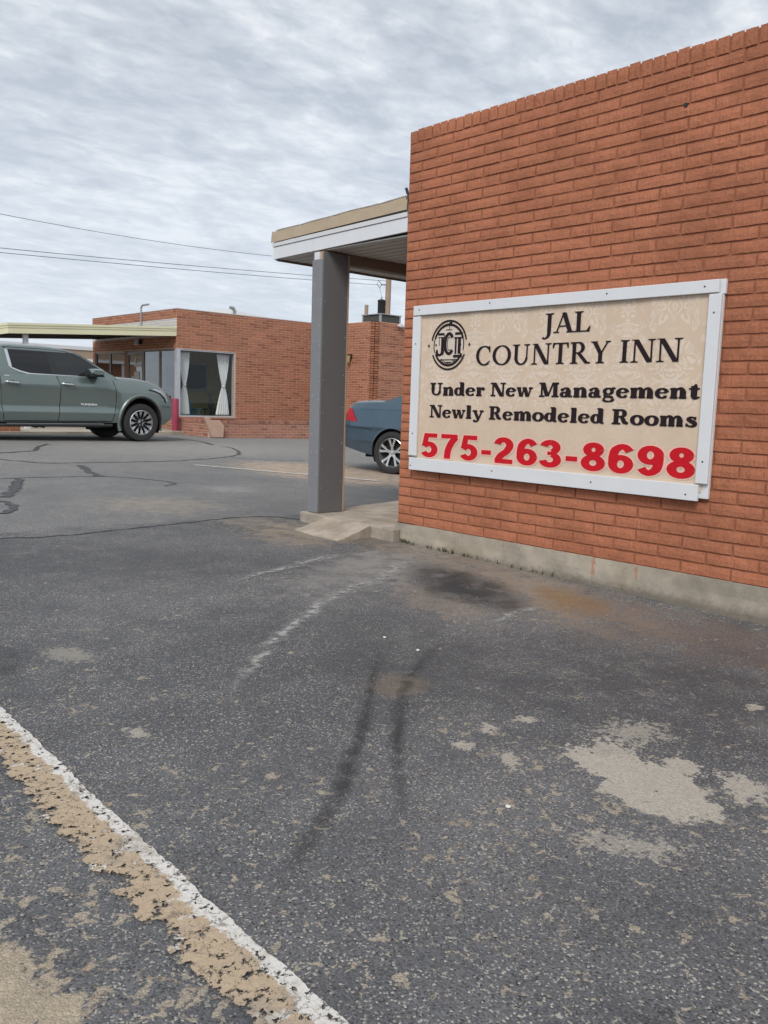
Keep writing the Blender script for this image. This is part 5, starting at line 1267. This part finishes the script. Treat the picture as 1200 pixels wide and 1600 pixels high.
    for bx in (-2.3, -2.16, -1.0): MB().box(bx-.02, bx+.02, min(sd_*.8, sd_*1.05), max(sd_*.8, sd_*1.05), .29, .33).build('step_bracket', M['under'], rb_)
    patch('tail_lamp', [(-4.90, .95), (-4.78, .95), (-4.75, 1.28), (-4.90, 1.28)], t_hw, M['lamp_red'], tk, .006, sd_)
    for ax in (0, -3.70):
        well(ax, ACZ, AR-.01, ARZ-.01, sd_*.97, sd_*.60, tk)
        make_wheel(tk, ax, sd_*.985, .412, .272, .27, sd_, 'truck')
# windscreen, grille, plate, chassis
def wsf(u, v):
    z = 1.44+.41*v; hw, xf, bf = interp(Ct['hw'], z)-.05, interp(Ct['xf'], z), interp(Ct['bow'], z); y = -hw+2*hw*u
    return (xf+bf*(1-(y/(hw+.05))**2)+.006, y, z)
MB().grid(16, 10, wsf).build('windscreen', M['cab_glass'], cab, smooth=True)
MB().grid(10, 6, lambda u, v: (interp(Ct['xr'], 1.45+.36*v)-.068-.0, -.62+1.24*u, 1.45+.36*v)).build('rear_window', M['privacy'], cab)
MB().grid(12, 6, lambda u, v: (.745+t_bow(.735, -.62+1.24*u), -.62+1.24*u, .62+.40*v)).build('grille', M['plastic'], tk)
box('chassis', (-4.8, .55, -.62, .62, .34, .62), M['under'], tk)
box('bed_cover', (-4.85, -3.05, -.86, .86, 1.365, 1.385), M['plastic'], tk)
box('front_seats', (-1.75, -1.6, -.6, .6, 1.2, 1.3), M['under'], tk)

# ---- sedan: origin on the ground under the rear axle, x forward
HD = Vector((.276, -.961, 0)).normalized()
sc_ = Vector((9.79, 9.91)); sed = tag(empty('sedan', (sc_.x, sc_.y, gz(9.4, 9.8)+.003), math.atan2(HD.y, HD.x)), 'steel blue sedan parked behind the column, rear end showing', 'car')
SAR, SARZ, SCZ = .365, .375, .325
def s_zb(x):
    for ax in (0, 2.73):
        if abs(x-ax) < SAR: return SCZ+SARZ*math.sqrt(1-((x-ax)/SAR)**2)
    if x < 0: return interp([(-.95, .42), (-.87, .37), (-.60, .31), (-.38, .275)], x)
    return .21
def s_hw(x, z):
    b = interp([(.2, .86), (.32, .885), (.46, .905), (.48, .912), (.66, .912), (.70, .918), (.90, .900), (.985, .885), (1.0, .872), (1.09, .80)], z)
    if x < -.30: b -= .16*((-.30-x)/.62)**2.2
    if x > 2.9: b -= .25*((x-2.9)/.75)**2
    return b
def s_bow(x, y):
    if x < -.3: return -.20*((-.3-x)/.6)**1.2*(1-(min(1, abs(y)/.9))**2.5)
    if x > 2.8: return .22*((x-2.8)/.8)*(1-(min(1, abs(y)/.9))**2.5)
    return 0
Ps = dict(zb=s_zb, hw=s_hw, bow=s_bow, zt=[(-.93, .78), (-.87, .90), (-.80, 1.01), (-.74, 1.055), (-.5, 1.066), (-.28, 1.066), (.2, 1.03), (1.2, .985), (2.3, .95), (2.6, .92), (3.2, .84), (3.5, .72), (3.62, .60)], crown=[(-.93, .0), (-.5, .03), (0, .03), (2.3, .03), (2.9, .05), (3.62, .02)])
sst = frange(-.93, -SAR-.001, .03)+frange(-SAR+.0005, SAR-.0005, .018)+frange(SAR+.001, 2.73-SAR-.001, .07)+frange(2.73-SAR+.0005, 2.73+SAR-.0005, .03)+frange(2.73+SAR+.001, 3.62, .04)
lower_body(Ps, sst, sed, M['sedan_paint'])
Cs = dict(levels=[.98, 1.05, 1.10, 1.16, 1.22, 1.28, 1.34, 1.39, 1.42, 1.44, 1.45], hw=[(.98, .85), (1.10, .80), (1.28, .71), (1.38, .64), (1.42, .56), (1.45, .42)],
          xf=[(.98, 2.45), (1.10, 2.15), (1.28, 1.72), (1.38, 1.45), (1.45, 1.1)], xr=[(.98, -.52), (1.05, -.40), (1.10, -.26), (1.16, -.07), (1.22, .11), (1.28, .28), (1.34, .46), (1.39, .62), (1.45, .85)], bow=[(.98, .22), (1.45, .08)])
scw = lambda x, z: interp(Cs['hw'], z)
scab = cab_loft(Cs, sed, M['sedan_paint'])
MB().grid(12, 8, lambda u, v: (interp(Cs['xr'], 1.09+.26*v)-.06*(1-((u-.5)*1.7)**2)-.008, (interp(Cs['hw'], 1.09+.26*v)-.09)*(2*u-1), 1.09+.26*v+.004)).build('rear_window', M['privacy'], scab, smooth=True)
MB().grid(12, 8, lambda u, v: (interp(Cs['xf'], 1.02+.34*v)+interp(Cs['bow'], 1.02+.34*v)*(1-((u-.5)*1.8)**2)+.008, (interp(Cs['hw'], 1.02+.34*v)-.08)*(2*u-1), 1.02+.34*v)).build('windscreen', M['cab_glass'], scab, smooth=True)
for sd_ in (-1, 1):
    patch('side_window', [(.36, 1.09), (.62, 1.31), (.95, 1.375), (.98, 1.06)], scw, M['privacy'], scab, .006, sd_)
    patch('side_window', [(1.02, 1.06), (1.0, 1.378), (1.40, 1.37), (1.95, 1.13), (2.0, 1.06)], scw, M['cab_glass'], scab, .006, sd_)
    patch('tail_lamp', [(-.885, .80), (-.875, .90), (-.835, .965), (-.80, .99), (-.775, .985), (-.70, .845), (-.665, .785), (-.76, .782)], s_hw, M['lamp_red'], sed, .008, sd_, .03, s_bow)
    ribbon('bumper_seam', dens([(-.86, .70), (-.54, .690), (-.36, .672)], 4), .007, s_hw, M['under'], sed, .003, sd_, bow=s_bow)
    ribbon('bumper_crease', dens([(-.88, .505), (-.62, .485), (-.40, .462)], 4), .016, s_hw, M['sedan_paint'], sed, .008, sd_, bow=s_bow)
    ribbon('shoulder_crease', dens([(-.66, .985), (-.2, .985), (.5, .975), (2.2, .93)], 4), .010, s_hw, M['sedan_paint'], sed, .005, sd_)
    arch_ring('arch_lip', 0, SCZ, SAR-.006, SARZ-.006, .025, .008, s_hw, sed, M['sedan_paint'], sd_, 0, 180, .04)
    arch_ring('arch_lip', 2.73, SCZ, SAR-.006, SARZ-.006, .025, .008, s_hw, sed, M['sedan_paint'], sd_, 0, 180, .04)
    for a_, b_ in ((.42, 1.0), (1.03, 2.05)):
        dd = panel('door', [(.3, a_+(.0)), (1.0, a_)], [(.3, b_), (1.0, b_)], .30, .97, s_hw, M['sedan_paint'], sed, .004, sd_, 8, 14)
        MB().tube([(a_+.10, sd_*(s_hw(a_, .88)+.010), .885), (a_+.12, sd_*(s_hw(a_, .88)+.035), .885), (a_+.26, sd_*(s_hw(a_, .88)+.035), .88), (a_+.28, sd_*(s_hw(a_, .88)+.010), .88)], .013, 8).build('handle', M['sedan_paint'], dd, smooth=True)
    MB().lathe([(0, -.09), (.06, -.08), (.08, 0), (.06, .08), (0, .09)], 14, 'Y', (1.95, sd_*1.0, 1.05)).build('mirror', M['sedan_paint'], sed, smooth=True)
    patch('headlamp', [(3.0, .68), (3.1, .76), (3.4, .66), (3.5, .58), (3.3, .60)], s_hw, M['lamp_clear'], sed, .006, sd_)
    for ax in (0, 2.73):
        well(ax, SCZ, SAR-.008, SARZ-.008, sd_*.875, sd_*.55, sed)
        make_wheel(sed, ax, sd_*.895, .327, .228, .215, sd_, 'sedan')
box('underbody', (-.7, 3.4, -.55, .55, .22, .5), M['under'], sed)
box('licence_plate', (-1.135, -1.12, -.15, .15, .62, .74), M['paper'], sed)
# ------------------------------------------------------------------ small things on the ground
rw = random.Random(12); wd = MB()
for i in range(50):                                              # moss and weeds along the foot of the wall
    y = rw.choice([rw.gauss(4.35, .09), rw.gauss(4.72, .06), rw.uniform(3.2, 4.8)]); x = WX-.02-abs(rw.gauss(0, .015)); z = gz(x, y)
    for k in range(3):
        a = rw.uniform(0, 6.28); h = rw.uniform(.012, .035); dx, dy = .012*math.cos(a), .012*math.sin(a)
        wd.add([(x-dy*.35, y+dx*.35, z), (x+dy*.35, y-dx*.35, z), (x+dx+dy*.1, y+dy-dx*.1, z+h), (x+dx-dy*.1, y+dy+dx*.1, z+h)], [(0, 1, 2, 3)])
tag(wd.build('weeds', M['leaf']), 'tiny weeds and moss along the foot of the sign wall', 'weeds', kind='stuff')
gr = MB()
for i in range(420):                                             # loose grit and pebbles
    if i < 200:
        y = rw.uniform(1.5, 4.9); x = WX-.03-abs(rw.gauss(0, .14))
    elif i < 300:
        x, y = 4.15+rw.gauss(0, .15), 5.3+rw.gauss(0, .35)
        if 4.03 < x < 4.6 and 4.95 < y < 5.7: x = 4.0-abs(rw.gauss(0, .06))
        if x > 4.40: x = 4.0-abs(rw.gauss(0, .1))
    else:
        p = gnd(rw.uniform(20, 1180), rw.uniform(900, 1590)); x, y = p.x, p.y
        if x > WX-.05: continue
    r_ = rw.uniform(.0025, .0075); z = gz(x, y)+.002
    gr.add([(x+r_*rw.uniform(.7, 1.2), y, z+r_*.4), (x, y+r_*rw.uniform(.7, 1.2), z+r_*.4), (x-r_, y, z+r_*.4), (x, y-r_, z+r_*.4), (x, y, z+r_), (x, y, z-.002)], [(0, 1, 4), (1, 2, 4), (2, 3, 4), (3, 0, 4), (1, 0, 5), (2, 1, 5), (3, 2, 5), (0, 3, 5)])
M['grit'] = plain('loose_grit', (.26, .235, .20), .9, .5, 40)
tag(gr.build('loose_grit', M['grit']), 'loose grit and small stones scattered on the asphalt', 'grit', kind='stuff')
for (a, b), lb in (((601, 997), 'small white pebble in the middle of the asphalt'), ((653, 1017), 'tiny white pebble above the brown asphalt spot'), ((794, 1262), 'small white pebble left of the pale scab')):
    p = gnd(a, b); mb = MB().lathe([(0, 0), (.007, .0005), (.009, .003), (.006, .006), (0, .007)], 10); tag(mb.build('pebble', M['paper'], None, smooth=2, loc=(p.x, p.y, p.z+.001)), lb, 'pebble')
